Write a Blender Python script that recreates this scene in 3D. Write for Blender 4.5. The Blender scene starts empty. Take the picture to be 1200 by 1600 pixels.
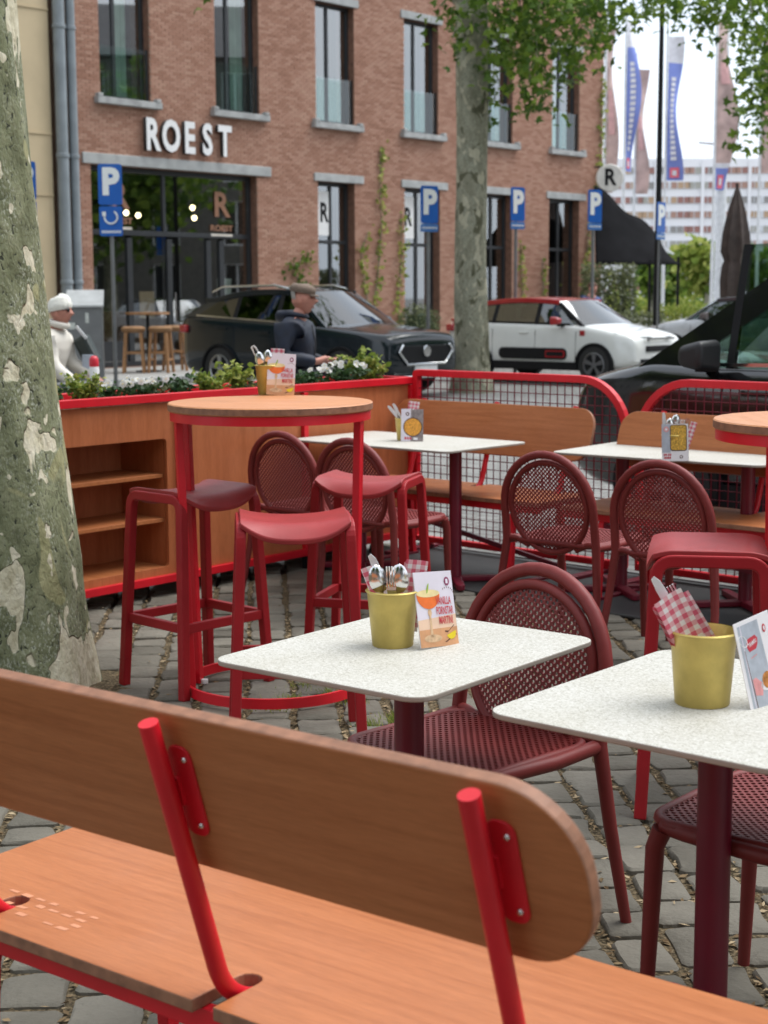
import bpy, bmesh, math, random
from mathutils import Vector, Matrix, Euler
R = math.radians
rnd = random.Random(7)
SC = bpy.context.scene
COL = SC.collection

# ------------------------------------------------------------------ camera
cam_d = bpy.data.cameras.new('camera')
cam = bpy.data.objects.new('camera', cam_d)
COL.objects.link(cam)
cam_d.sensor_fit = 'HORIZONTAL'
cam_d.sensor_width = 24.0
cam_d.lens = 24.0 * 2450 / 1200
cam_d.clip_start = 0.05
cam_d.clip_end = 3000
PITCH = math.atan((800 - 463) / 2450)
cam.matrix_world = (Matrix.Translation((0, 0, 1.5)) @ Matrix.Rotation(math.pi / 2 - PITCH, 4, 'X')
                    @ Matrix.Rotation(0.005, 4, 'Z').inverted())
cam_d.dof.use_dof = True
cam_d.dof.focus_distance = 4.0
cam_d.dof.aperture_fstop = 6.0
SC.camera = cam

# ------------------------------------------------------------------ sky, sun, exposure
SUN_EL, SUN_AZ = R(60), R(68)        # direction the light comes from: high over the square on the right
w = bpy.data.worlds.new('World')
SC.world = w
w.use_nodes = True
nt = w.node_tree
nt.nodes.clear()
out = nt.nodes.new('ShaderNodeOutputWorld')
sky = nt.nodes.new('ShaderNodeTexSky')
sky.sky_type = 'NISHITA'
sky.sun_disc = False
sky.sun_elevation = SUN_EL
sky.sun_rotation = SUN_AZ
sky.air_density = 1.2
sky.dust_density = 3.0
b1 = nt.nodes.new('ShaderNodeBackground')
b1.inputs['Strength'].default_value = 0.08
nt.links.new(sky.outputs[0], b1.inputs[0])
tc = nt.nodes.new('ShaderNodeTexCoord')
nz = nt.nodes.new('ShaderNodeTexNoise')
nz.inputs['Scale'].default_value = 2.2
nz.inputs['Detail'].default_value = 5
nt.links.new(tc.outputs['Generated'], nz.inputs['Vector'])
cr = nt.nodes.new('ShaderNodeValToRGB')
cr.color_ramp.elements[0].position = 0.35
cr.color_ramp.elements[0].color = (0.70, 0.80, 0.93, 1)
cr.color_ramp.elements[1].position = 0.65
cr.color_ramp.elements[1].color = (0.94, 0.96, 1.0, 1)
nt.links.new(nz.outputs[0], cr.inputs[0])
b2 = nt.nodes.new('ShaderNodeBackground')
b2.inputs['Strength'].default_value = 0.92
nt.links.new(cr.outputs[0], b2.inputs[0])
mx = nt.nodes.new('ShaderNodeMixShader')
mx.inputs[0].default_value = 0.8
nt.links.new(b1.outputs[0], mx.inputs[1])
nt.links.new(b2.outputs[0], mx.inputs[2])
nt.links.new(mx.outputs[0], out.inputs[0])

sd = bpy.data.lights.new('sun', 'SUN')
sd.energy = 1.8
sd.angle = R(42)
sd.color = (1.0, 0.985, 0.96)
so = bpy.data.objects.new('sun', sd)
COL.objects.link(so)
sdir = Vector((math.sin(SUN_AZ) * math.cos(SUN_EL), math.cos(SUN_AZ) * math.cos(SUN_EL), math.sin(SUN_EL)))
so.rotation_euler = sdir.to_track_quat('Z', 'Y').to_euler()
so.location = (0, 0, 20)

vs = SC.view_settings
vs.view_transform = 'Standard'
vs.look = 'None'
vs.gamma = 1.0
vs.exposure = 0.96
vs.use_curve_mapping = False

# ------------------------------------------------------------------ helpers
class MB:
    def __init__(s):
        s.v = []; s.f = []
    def add(s, vs_, fs):
        o = len(s.v)
        s.v += [tuple(p) for p in vs_]
        s.f += [tuple(i + o for i in q) for q in fs]
        return s
    def box(s, c, d, M=None):
        x, y, z = d[0] / 2, d[1] / 2, d[2] / 2
        V = [Vector((sx * x, sy * y, sz * z)) for sz in (-1, 1) for sy in (-1, 1) for sx in (-1, 1)]
        V = [((M @ p) if M is not None else p) + Vector(c) for p in V]
        return s.add(V, [(0, 2, 3, 1), (4, 5, 7, 6), (0, 1, 5, 4), (2, 6, 7, 3), (0, 4, 6, 2), (1, 3, 7, 5)])
    def ring(s, rings, closed=False, cap=True):
        n = len(rings[0]); V = [p for r in rings for p in r]; F = []
        m = len(rings)
        for i in range(m if closed else m - 1):
            a, b = i * n, ((i + 1) % m) * n
            for j in range(n):
                k = (j + 1) % n
                F.append((a + j, a + k, b + k, b + j))
        if cap and not closed:
            F.append(tuple(range(n - 1, -1, -1)))
            F.append(tuple(range((m - 1) * n, m * n)))
        return s.add(V, F)
    def sweep(s, path, sect, closed=False, up=None, scale=None, cap=True):
        P = [Vector(p) for p in path]; n = len(P); T = []
        for i in range(n):
            if closed:
                t = P[(i + 1) % n] - P[i - 1]
            else:
                t = P[min(i + 1, n - 1)] - P[max(i - 1, 0)]
            T.append(t.normalized())
        rings = []
        if up is None:
            a = Vector((0, 0, 1)) if abs(T[0].z) < 0.9 else Vector((1, 0, 0))
            N = (a - T[0] * a.dot(T[0])).normalized()
        for i in range(n):
            if up is not None:
                u = Vector(up); N = (u - T[i] * u.dot(T[i])).normalized()
            elif i:
                N = (N - T[i] * N.dot(T[i])).normalized()
            B = T[i].cross(N)
            k = 1 if scale is None else scale[i]
            rings.append([P[i] + (N * q[0] + B * q[1]) * k for q in sect])
        return s.ring(rings, closed, cap)
    def tube(s, path, r, n=8, closed=False, cap=True):
        sc = None
        if isinstance(r, (list, tuple)):
            sc = list(r); r = 1.0
        sect = [(r * math.cos(2 * math.pi * j / n), r * math.sin(2 * math.pi * j / n)) for j in range(n)]
        return s.sweep(path, sect, closed, None, sc, cap)
    def bar(s, path, h, wd, up=(0, 0, 1), closed=False):
        return s.sweep(path, [(h / 2, wd / 2), (-h / 2, wd / 2), (-h / 2, -wd / 2), (h / 2, -wd / 2)], closed, up)
    def lathe(s, prof, n=24, c=(0, 0, 0), cap=False):
        rings = [[Vector(c) + Vector((r * math.cos(2 * math.pi * j / n), r * math.sin(2 * math.pi * j / n), z)) for j in range(n)] for r, z in prof]
        return s.ring(rings, False, cap)
    def prism(s, poly, t, M=None):
        n = len(poly)
        V = [Vector((p[0], p[1], -t / 2)) for p in poly] + [Vector((p[0], p[1], t / 2)) for p in poly]
        if M is not None:
            V = [M @ p for p in V]
        F = [tuple(range(n - 1, -1, -1)), tuple(range(n, 2 * n))]
        F += [(i, (i + 1) % n, n + (i + 1) % n, n + i) for i in range(n)]
        return s.add(V, F)
    def poly(s, pts):
        return s.add(pts, [tuple(range(len(pts)))])
    def mesh(s, name):
        me = bpy.data.meshes.new(name)
        me.from_pydata(s.v, [], s.f)
        me.update()
        return me
    def build(s, name, mat, parent=None, smooth=None, bevel=0, loc=None, rot=None, seg=2):
        me = s.mesh(name)
        return mk(name, me, mat, parent, smooth, bevel, loc, rot, seg)

def mk(name, me, mat, parent=None, smooth=None, bevel=0, loc=None, rot=None, seg=2):
    if mat is not None and len(me.materials) == 0:
        me.materials.append(mat)
    o = bpy.data.objects.new(name, me)
    COL.objects.link(o)
    o.parent = parent
    if loc is not None: o.location = loc
    if rot is not None: o.rotation_euler = rot
    if smooth is not None:
        me.polygons.foreach_set('use_smooth', [True] * len(me.polygons))
        me.set_sharp_from_angle(angle=R(smooth))
    if bevel:
        b = o.modifiers.new('Bevel', 'BEVEL'); b.width = bevel; b.segments = seg; b.limit_method = 'ANGLE'; b.angle_limit = R(40)
    return o

def empty(name, loc=(0, 0, 0), rz=0, rot=None):
    o = bpy.data.objects.new(name, None)
    COL.objects.link(o)
    o.location = loc
    o.rotation_euler = rot if rot is not None else (0, 0, R(rz))
    o.empty_display_size = 0.1
    return o

def tag(o, label=None, cat=None, group=None, kind=None):
    if label: o['label'] = label
    if cat: o['category'] = cat
    if group: o['group'] = group
    if kind: o['kind'] = kind
    return o

def copy_tree(o, parent=None, kids={}):
    c = o.copy(); COL.objects.link(c); c.parent = parent
    for ch in list(o.children): copy_tree(ch, c)
    return c

def rrect(wd, h, r, n=6):
    P = []
    for cx, cy, a0 in ((wd / 2 - r, h / 2 - r, 0), (-wd / 2 + r, h / 2 - r, 90), (-wd / 2 + r, -h / 2 + r, 180), (wd / 2 - r, -h / 2 + r, 270)):
        for i in range(n + 1):
            a = R(a0 + 90 * i / n)
            P.append((cx + r * math.cos(a), cy + r * math.sin(a)))
    return P

def circ(r, n=24, cx=0, cy=0, ry=None):
    return [(cx + r * math.cos(2 * math.pi * i / n), cy + (ry or r) * math.sin(2 * math.pi * i / n)) for i in range(n)]

def rounded(path, r, n=5):
    """round the inner corners of a 3-D polyline"""
    P = [Vector(p) for p in path]; Q = [P[0]]
    for i in range(1, len(P) - 1):
        a = (P[i - 1] - P[i]); b = (P[i + 1] - P[i])
        d = min(r, a.length * .49, b.length * .49)
        A = P[i] + a.normalized() * d; B = P[i] + b.normalized() * d
        for k in range(n + 1):
            t = k / n
            Q.append(A * (1 - t) ** 2 + P[i] * 2 * t * (1 - t) + B * t * t)
    Q.append(P[-1])
    return Q

def text_mesh(txt, size, extrude=0.0, bold=0.0, sx=1.0, align='CENTER'):
    c = bpy.data.curves.new('t', 'FONT')
    c.body = txt; c.size = size; c.extrude = extrude; c.offset = bold; c.align_x = align; c.align_y = 'CENTER'
    c.resolution_u = 3
    o = bpy.data.objects.new('t', c); COL.objects.link(o)
    dg = bpy.context.evaluated_depsgraph_get()
    me = bpy.data.meshes.new_from_object(o.evaluated_get(dg))
    bpy.data.objects.remove(o)
    me.materials.clear()
    for v in me.vertices: v.co.x *= sx
    return me

UPR = Matrix.Rotation(math.pi / 2, 4, 'X')       # xy-plane outline -> upright in xz, facing -y

# ------------------------------------------------------------------ materials
MATS = {}
def mat(name, col, rough=.5, metal=0, var=.12, vs_=6, bump=0, bs=60, spec=.5, coat=0, alpha=1, detail=4):
    if name in MATS: return MATS[name]
    m = bpy.data.materials.new(name); m.use_nodes = True
    n = m.node_tree; P = n.nodes['Principled BSDF']
    P.inputs['Roughness'].default_value = rough; P.inputs['Metallic'].default_value = metal
    P.inputs['Specular IOR Level'].default_value = spec
    P.inputs['Coat Weight'].default_value = coat
    P.inputs['Coat Roughness'].default_value = .05
    t = n.nodes.new('ShaderNodeTexCoord')
    z = n.nodes.new('ShaderNodeTexNoise'); z.inputs['Scale'].default_value = vs_; z.inputs['Detail'].default_value = detail
    n.links.new(t.outputs['Object'], z.inputs['Vector'])
    r = n.nodes.new('ShaderNodeValToRGB')
    r.color_ramp.elements[0].position = .3; r.color_ramp.elements[1].position = .7
    r.color_ramp.elements[0].color = [c * (1 - var) for c in col] + [1]
    r.color_ramp.elements[1].color = [min(1, c * (1 + var)) for c in col] + [1]
    n.links.new(z.outputs[0], r.inputs[0]); n.links.new(r.outputs[0], P.inputs['Base Color'])
    if bump:
        z2 = n.nodes.new('ShaderNodeTexNoise'); z2.inputs['Scale'].default_value = bs; z2.inputs['Detail'].default_value = 3
        n.links.new(t.outputs['Object'], z2.inputs['Vector'])
        b = n.nodes.new('ShaderNodeBump'); b.inputs['Strength'].default_value = bump; b.inputs['Distance'].default_value = .01
        n.links.new(z2.outputs[0], b.inputs['Height']); n.links.new(b.outputs[0], P.inputs['Normal'])
    MATS[name] = m
    return m

def nodes_of(name):
    m = bpy.data.materials.new(name); m.use_nodes = True
    MATS[name] = m
    return m, m.node_tree, m.node_tree.nodes['Principled BSDF']

def N(n, t, **k):
    x = n.nodes.new(t)
    for a, b in k.items():
        if a in x.inputs: x.inputs[a].default_value = b
        else: setattr(x, a, b)
    return x

def ramp(n, *st):
    r = n.nodes.new('ShaderNodeValToRGB'); e = r.color_ramp.elements
    while len(e) < len(st): e.new(.5)
    for i, (p, c) in enumerate(st):
        e[i].position = p; e[i].color = (*c, 1) if len(c) == 3 else c
    return r

def plywood(name, col, dark, scl=(1.4, 24, 24)):
    m, n, P = nodes_of(name)
    t = N(n, 'ShaderNodeTexCoord'); mp = N(n, 'ShaderNodeMapping'); mp.inputs['Scale'].default_value = scl
    oi = N(n, 'ShaderNodeObjectInfo')
    n.links.new(t.outputs['Object'], mp.inputs['Vector'])
    ml = N(n, 'ShaderNodeMath', operation='MULTIPLY'); ml.inputs[1].default_value = 37
    n.links.new(oi.outputs['Random'], ml.inputs[0]); n.links.new(ml.outputs[0], mp.inputs['Location'])
    z = N(n, 'ShaderNodeTexNoise'); z.inputs['Scale'].default_value = 2.2; z.inputs['Detail'].default_value = 8; z.inputs['Distortion'].default_value = .6
    n.links.new(mp.outputs[0], z.inputs['Vector'])
    z2 = N(n, 'ShaderNodeTexNoise'); z2.inputs['Scale'].default_value = 22; z2.inputs['Detail'].default_value = 2
    n.links.new(mp.outputs[0], z2.inputs['Vector'])
    r = ramp(n, (.3, dark), (.5, [.55 * a + .45 * b for a, b in zip(col, dark)]), (.72, col)); n.links.new(z.outputs[0], r.inputs[0])
    r2 = ramp(n, (.38, (.8, .8, .8)), (.6, (1, 1, 1))); n.links.new(z2.outputs[0], r2.inputs[0])
    mm = N(n, 'ShaderNodeMix', data_type='RGBA', blend_type='MULTIPLY'); mm.inputs[0].default_value = .6
    n.links.new(r.outputs[0], mm.inputs[6]); n.links.new(r2.outputs[0], mm.inputs[7])
    # faint scuffs
    z3 = N(n, 'ShaderNodeTexNoise'); z3.inputs['Scale'].default_value = 5; z3.inputs['Detail'].default_value = 5
    n.links.new(t.outputs['Object'], z3.inputs['Vector'])
    r3 = ramp(n, (.35, (.34, .34, .34)), (.7, (.52, .52, .52))); n.links.new(z3.outputs[0], r3.inputs[0])
    n.links.new(r3.outputs[0], P.inputs['Roughness'])
    n.links.new(mm.outputs[2], P.inputs['Base Color'])
    b = N(n, 'ShaderNodeBump'); b.inputs['Strength'].default_value = .08; b.inputs['Distance'].default_value = .004
    n.links.new(z2.outputs[0], b.inputs['Height']); n.links.new(b.outputs[0], P.inputs['Normal'])
    P.inputs['Specular IOR Level'].default_value = .35
    return m

WOOD = plywood('plywood_stained', (.50, .180, .068), (.39, .128, .044))
WOODR = plywood('plywood_panel', (.51, .165, .068), (.40, .120, .044), (9, 9, .8))
WOODT = plywood('bar_top_wood', (.66, .30, .14), (.52, .21, .085))
PLYEDGE = mat('plywood_edge', (.28, .13, .075), .6, var=.25, vs_=40)
RED = mat('red_powder_coat', (.64, .008, .020), .40, var=.15, vs_=5, bump=.03, bs=400)
CRIM = mat('crimson_steel', (.15, .004, .018), .42, var=.12, vs_=7, bump=.03, bs=300)
MAROON = mat('maroon_plastic', (.185, .022, .020), .52, var=.1, vs_=11, bump=.05, bs=500, spec=.4)
STOOLR = mat('stool_red_plastic', (.33, .013, .018), .48, var=.1, vs_=8, bump=.06, bs=500, spec=.3)
STOOLS = mat('stool_seat_plastic', (.33, .034, .036), .45, var=.12, vs_=10, bump=.1, bs=420, spec=.35)
GOLD = mat('brass_zinc', (.56, .44, .13), .45, metal=.5, var=.12, vs_=22, bump=.08, bs=160)
STEEL = mat('cutlery_steel', (.72, .72, .72), .16, metal=1, var=.05)
WHITE = mat('white_paint', (.8, .8, .79), .5, var=.04)
PAPER = mat('card_paper', (.82, .80, .82), .5, var=.03)
BLACKM = mat('black_matt', (.010, .010, .011), .6, var=.2, spec=.2)
CHAR = mat('charcoal_frame', (.022, .024, .027), .45, var=.15)
GREYM = mat('grey_metal', (.16, .165, .165), .45, var=.12, metal=.2, bump=.1, bs=30)
PIPE = mat('zinc_pipe', (.23, .26, .28), .5, var=.15, vs_=3)
BLUE = mat('sign_blue', (.01, .10, .40), .35, var=.06)
STONEW = mat('bluestone', (.34, .345, .34), .7, var=.22, vs_=5, bump=.2, bs=25)
RUBBER = mat('tyre_rubber', (.018, .018, .018), .8, var=.2)
RIM = mat('alloy_rim', (.38, .39, .40), .3, metal=.8)

def tabletop_mat():
    m, n, P = nodes_of('speckled_laminate')
    t = N(n, 'ShaderNodeTexCoord')
    v = N(n, 'ShaderNodeTexVoronoi'); v.inputs['Scale'].default_value = 330
    n.links.new(t.outputs['Object'], v.inputs['Vector'])
    z = N(n, 'ShaderNodeTexNoise'); z.inputs['Scale'].default_value = 120; z.inputs['Detail'].default_value = 4
    n.links.new(t.outputs['Object'], z.inputs['Vector'])
    s = N(n, 'ShaderNodeSeparateColor'); n.links.new(v.outputs['Color'], s.inputs[0])
    r = ramp(n, (0, (.37, .355, .31)), (.14, (.48, .465, .42)), (.35, (.55, .54, .50)), (.8, (.59, .58, .545)), (1, (.63, .62, .59)))
    n.links.new(s.outputs[0], r.inputs[0])
    r2 = ramp(n, (.35, (.80, .79, .74)), (.65, (1, 1, 1))); n.links.new(z.outputs[0], r2.inputs[0])
    mm = N(n, 'ShaderNodeMix', data_type='RGBA', blend_type='MULTIPLY'); mm.inputs[0].default_value = .8
    n.links.new(r.outputs[0], mm.inputs[6]); n.links.new(r2.outputs[0], mm.inputs[7])
    z3 = N(n, 'ShaderNodeTexNoise'); z3.inputs['Scale'].default_value = 4; z3.inputs['Detail'].default_value = 4
    n.links.new(t.outputs['Object'], z3.inputs['Vector'])
    r3 = ramp(n, (.3, (.93, .92, .89)), (.6, (1, 1, 1))); n.links.new(z3.outputs[0], r3.inputs[0])
    m2 = N(n, 'ShaderNodeMix', data_type='RGBA', blend_type='MULTIPLY'); m2.inputs[0].default_value = 1
    n.links.new(mm.outputs[2], m2.inputs[6]); n.links.new(r3.outputs[0], m2.inputs[7])
    n.links.new(m2.outputs[2], P.inputs['Base Color']); P.inputs['Roughness'].default_value = .55
    P.inputs['Specular IOR Level'].default_value = .25
    return m
LAM = tabletop_mat()
LAMEDGE = mat('laminate_core', (.32, .28, .24), .6, var=.12)

def bark_mat(name, green=True):
    m, n, P = nodes_of(name)
    t = N(n, 'ShaderNodeTexCoord')
    mp = N(n, 'ShaderNodeMapping'); mp.inputs['Scale'].default_value = (1, 1, .62); n.links.new(t.outputs['Object'], mp.inputs['Vector'])
    def noise(sc, d=4, dist=0., src=mp):
        z = N(n, 'ShaderNodeTexNoise'); z.inputs['Scale'].default_value = sc; z.inputs['Detail'].default_value = d; z.inputs['Distortion'].default_value = dist
        n.links.new(src.outputs[0], z.inputs['Vector']); return z
    base = ramp(n, (.30, (.12, .13, .072)), (.5, (.195, .21, .12)), (.7, (.27, .28, .175))) if green else ramp(n, (.3, (.17, .165, .115)), (.7, (.27, .26, .19)))
    z1 = noise(14, 8, .3); n.links.new(z1.outputs[0], base.inputs[0])
    sp = noise(120, 3); spr = ramp(n, (.50, (0, 0, 0)), (.66, (1, 1, 1))); n.links.new(sp.outputs[0], spr.inputs[0])
    lich = noise(6, 3); lr = ramp(n, (.40, (0, 0, 0)), (.58, (1, 1, 1))); n.links.new(lich.outputs[0], lr.inputs[0])
    mu = N(n, 'ShaderNodeMath', operation='MULTIPLY'); n.links.new(spr.outputs[0], mu.inputs[0]); n.links.new(lr.outputs[0], mu.inputs[1])
    a = N(n, 'ShaderNodeMix', data_type='RGBA'); n.links.new(mu.outputs[0], a.inputs[0]); n.links.new(base.outputs[0], a.inputs[6]); a.inputs[7].default_value = (.40, .42, .33, 1)
    dk = noise(60, 4, .5); dr = ramp(n, (.60, (0, 0, 0)), (.68, (1, 1, 1))); n.links.new(dk.outputs[0], dr.inputs[0])
    b = N(n, 'ShaderNodeMix', data_type='RGBA'); n.links.new(dr.outputs[0], b.inputs[0]); n.links.new(a.outputs[2], b.inputs[6]); b.inputs[7].default_value = (.045, .05, .035, 1)
    # flaked plates
    p1 = noise(5.6, 3.2, .45); pr = ramp(n, (.580, (0, 0, 0)), (.588, (1, 1, 1)))
    ps = noise(13, 2, .3); psr = ramp(n, (.655, (0, 0, 0)), (.665, (1, 1, 1))); n.links.new(ps.outputs[0], psr.inputs[0]); n.links.new(p1.outputs[0], pr.inputs[0])
    p0 = noise(3.6, 2, .8); mp0 = ramp(n, (.60, (0, 0, 0)), (.612, (1, 1, 1)))
    off = N(n, 'ShaderNodeMapping'); off.inputs['Location'].default_value = (3.3, 1.7, 5.2); n.links.new(mp.outputs[0], off.inputs['Vector']); n.links.new(off.outputs[0], p0.inputs['Vector'])
    n.links.new(p0.outputs[0], mp0.inputs[0])
    cz = noise(26, 5); cream = ramp(n, (.3, (.44, .40, .27)), (.5, (.60, .56, .41)), (.7, (.70, .66, .52))) if green else ramp(n, (.3, (.33, .31, .22)), (.7, (.42, .40, .30))); n.links.new(cz.outputs[0], cream.inputs[0])
    grn = ramp(n, (.3, (.24, .24, .12)), (.7, (.38, .37, .21))) if green else ramp(n, (.3, (.075, .075, .045)), (.7, (.13, .125, .08))); n.links.new(cz.outputs[0], grn.inputs[0])
    c = N(n, 'ShaderNodeMix', data_type='RGBA'); n.links.new(mp0.outputs[0], c.inputs[0]); n.links.new(b.outputs[2], c.inputs[6]); n.links.new(grn.outputs[0], c.inputs[7])
    d = N(n, 'ShaderNodeMix', data_type='RGBA'); n.links.new(pr.outputs[0], d.inputs[0]); n.links.new(c.outputs[2], d.inputs[6]); n.links.new(cream.outputs[0], d.inputs[7])
    d2 = N(n, 'ShaderNodeMix', data_type='RGBA'); n.links.new(psr.outputs[0], d2.inputs[0]); n.links.new(d.outputs[2], d2.inputs[6]); n.links.new(cream.outputs[0], d2.inputs[7]); d = d2
    n.links.new(d.outputs[2], P.inputs['Base Color']); P.inputs['Roughness'].default_value = .85; P.inputs['Specular IOR Level'].default_value = .2
    hh = N(n, 'ShaderNodeMath', operation='SUBTRACT'); hh.inputs[0].default_value = 1; n.links.new(pr.outputs[0], hh.inputs[1])
    h2 = N(n, 'ShaderNodeMath', operation='MULTIPLY_ADD'); n.links.new(z1.outputs[0], h2.inputs[0]); h2.inputs[1].default_value = .9; n.links.new(hh.outputs[0], h2.inputs[2])
    h3 = N(n, 'ShaderNodeMath', operation='MULTIPLY_ADD'); n.links.new(dk.outputs[0], h3.inputs[0]); h3.inputs[1].default_value = -.7; n.links.new(h2.outputs[0], h3.inputs[2])
    bp = N(n, 'ShaderNodeBump'); bp.inputs['Strength'].default_value = .8; bp.inputs['Distance'].default_value = .014
    n.links.new(h3.outputs[0], bp.inputs['Height']); n.links.new(bp.outputs[0], P.inputs['Normal'])
    return m
BARK = bark_mat('plane_bark')
BARK2 = bark_mat('plane_bark_far', False)

def rand_mat(name, stops, rough=.8, bump=.3, bs=40, vs_=12, spec=.3, mixf=.5):
    """colour varies by object and by noise (stones, bricks, leaves)"""
    m, n, P = nodes_of(name)
    t = N(n, 'ShaderNodeTexCoord'); oi = N(n, 'ShaderNodeObjectInfo'); ge = N(n, 'ShaderNodeNewGeometry')
    z = N(n, 'ShaderNodeTexNoise'); z.inputs['Scale'].default_value = vs_; z.inputs['Detail'].default_value = 5
    n.links.new(ge.outputs['Position'], z.inputs['Vector'])
    a = N(n, 'ShaderNodeMath', operation='ADD'); n.links.new(oi.outputs['Random'], a.inputs[0]); n.links.new(ge.outputs['Random Per Island'], a.inputs[1])
    fr = N(n, 'ShaderNodeMath', operation='FRACT'); n.links.new(a.outputs[0], fr.inputs[0])
    mx_ = N(n, 'ShaderNodeMix'); mx_.inputs[0].default_value = mixf; n.links.new(fr.outputs[0], mx_.inputs[2]); n.links.new(z.outputs[0], mx_.inputs[3])
    r = ramp(n, *stops); n.links.new(mx_.outputs[0], r.inputs[0]); n.links.new(r.outputs[0], P.inputs['Base Color'])
    P.inputs['Roughness'].default_value = rough; P.inputs['Specular IOR Level'].default_value = spec
    if bump:
        z2 = N(n, 'ShaderNodeTexNoise'); z2.inputs['Scale'].default_value = bs; z2.inputs['Detail'].default_value = 6
        n.links.new(ge.outputs['Position'], z2.inputs['Vector'])
        b = N(n, 'ShaderNodeBump'); b.inputs['Strength'].default_value = bump; b.inputs['Distance'].default_value = .01
        n.links.new(z2.outputs[0], b.inputs['Height']); n.links.new(b.outputs[0], P.inputs['Normal'])
    return m
COBBLE = rand_mat('granite_sett', ((.1, (.085, .078, .062)), (.45, (.142, .130, .105)), (.9, (.215, .198, .163))), .8, .7, 38, 7, .25, .5)
BRICK = rand_mat('brick_clay', ((.1, (.27, .138, .095)), (.4, (.365, .198, .140)), (.65, (.42, .243, .178)), (.92, (.47, .295, .215))), .85, .1, 30, .8, .2, .5)
MORTAR = mat('lime_mortar', (.36, .255, .19), .9, var=.15, vs_=3)
def leaf_mat(name, stops, trans=.35):
    m = rand_mat(name, stops, .5, 0, 1, 1.5, .3, .35)
    P = m.node_tree.nodes['Principled BSDF']
    n = m.node_tree; o = n.nodes['Material Output']
    tr = N(n, 'ShaderNodeBsdfTranslucent'); src = P.inputs['Base Color'].links[0].from_socket
    n.links.new(src, tr.inputs[0])
    ms = N(n, 'ShaderNodeMixShader'); ms.inputs[0].default_value = trans
    n.links.new(P.outputs[0], ms.inputs[1]); n.links.new(tr.outputs[0], ms.inputs[2]); n.links.new(ms.outputs[0], o.inputs[0])
    return m
LEAF = leaf_mat('plane_leaf', ((.15, (.035, .08, .010)), (.5, (.10, .18, .022)), (.9, (.25, .35, .045))), .4)
LEAFD = leaf_mat('dark_leaf', ((.2, (.018, .05, .015)), (.8, (.06, .12, .04))), .25)
LEAFV = leaf_mat('variegated_leaf', ((.15, (.10, .17, .025)), (.5, (.25, .32, .05)), (.9, (.48, .48, .14))), .35)
LEAFO = leaf_mat('olive_leaf', ((.2, (.07, .09, .035)), (.8, (.20, .22, .11))), .25)
PETAL = leaf_mat('white_petal', ((.2, (.78, .78, .74)), (.9, (.86, .86, .84))), .3)
DEBRIS = rand_mat('dry_litter', ((.1, (.10, .065, .035)), (.5, (.24, .17, .095)), (.9, (.42, .33, .21))), .9, 0, 1, 3, .1, .2)

def glass_mat(name, tint, refl, rough=.02):
    m = bpy.data.materials.new(name); m.use_nodes = True; n = m.node_tree; n.nodes.clear(); MATS[name] = m
    o = N(n, 'ShaderNodeOutputMaterial'); tr = N(n, 'ShaderNodeBsdfTransparent'); tr.inputs[0].default_value = (*tint, 1)
    gl = N(n, 'ShaderNodeBsdfGlossy'); gl.inputs['Roughness'].default_value = rough; gl.inputs[0].default_value = (.95, .98, 1, 1)
    lw = N(n, 'ShaderNodeLayerWeight'); lw.inputs[0].default_value = .5
    fr = N(n, 'ShaderNodeMath', operation='POWER'); fr.inputs[1].default_value = 4.5; n.links.new(lw.outputs['Facing'], fr.inputs[0])
    a = N(n, 'ShaderNodeMath', operation='ADD'); a.inputs[1].default_value = refl + .04; a.use_clamp = True
    n.links.new(fr.outputs[0], a.inputs[0])
    ms = N(n, 'ShaderNodeMixShader'); n.links.new(a.outputs[0], ms.inputs[0]); n.links.new(tr.outputs[0], ms.inputs[1]); n.links.new(gl.outputs[0], ms.inputs[2])
    n.links.new(ms.outputs[0], o.inputs[0])
    return m
GLASS = glass_mat('window_glass', (.80, .86, .83), .26)
CARGLASS = glass_mat('car_glass', (.07, .10, .09), .10)
VANGLASS = glass_mat('van_glass', (.50, .62, .56), .10)
CLEAR = glass_mat('clear_glass', (.80, .92, .89), .05)
def emit(name, col, st):
    m, n, P = nodes_of(name)
    P.inputs['Base Color'].default_value = (*col, 1); P.inputs['Emission Color'].default_value = (*col, 1); P.inputs['Emission Strength'].default_value = st
    return m
LAMP = emit('lamp_glow', (1, .82, .5), 4)
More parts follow.
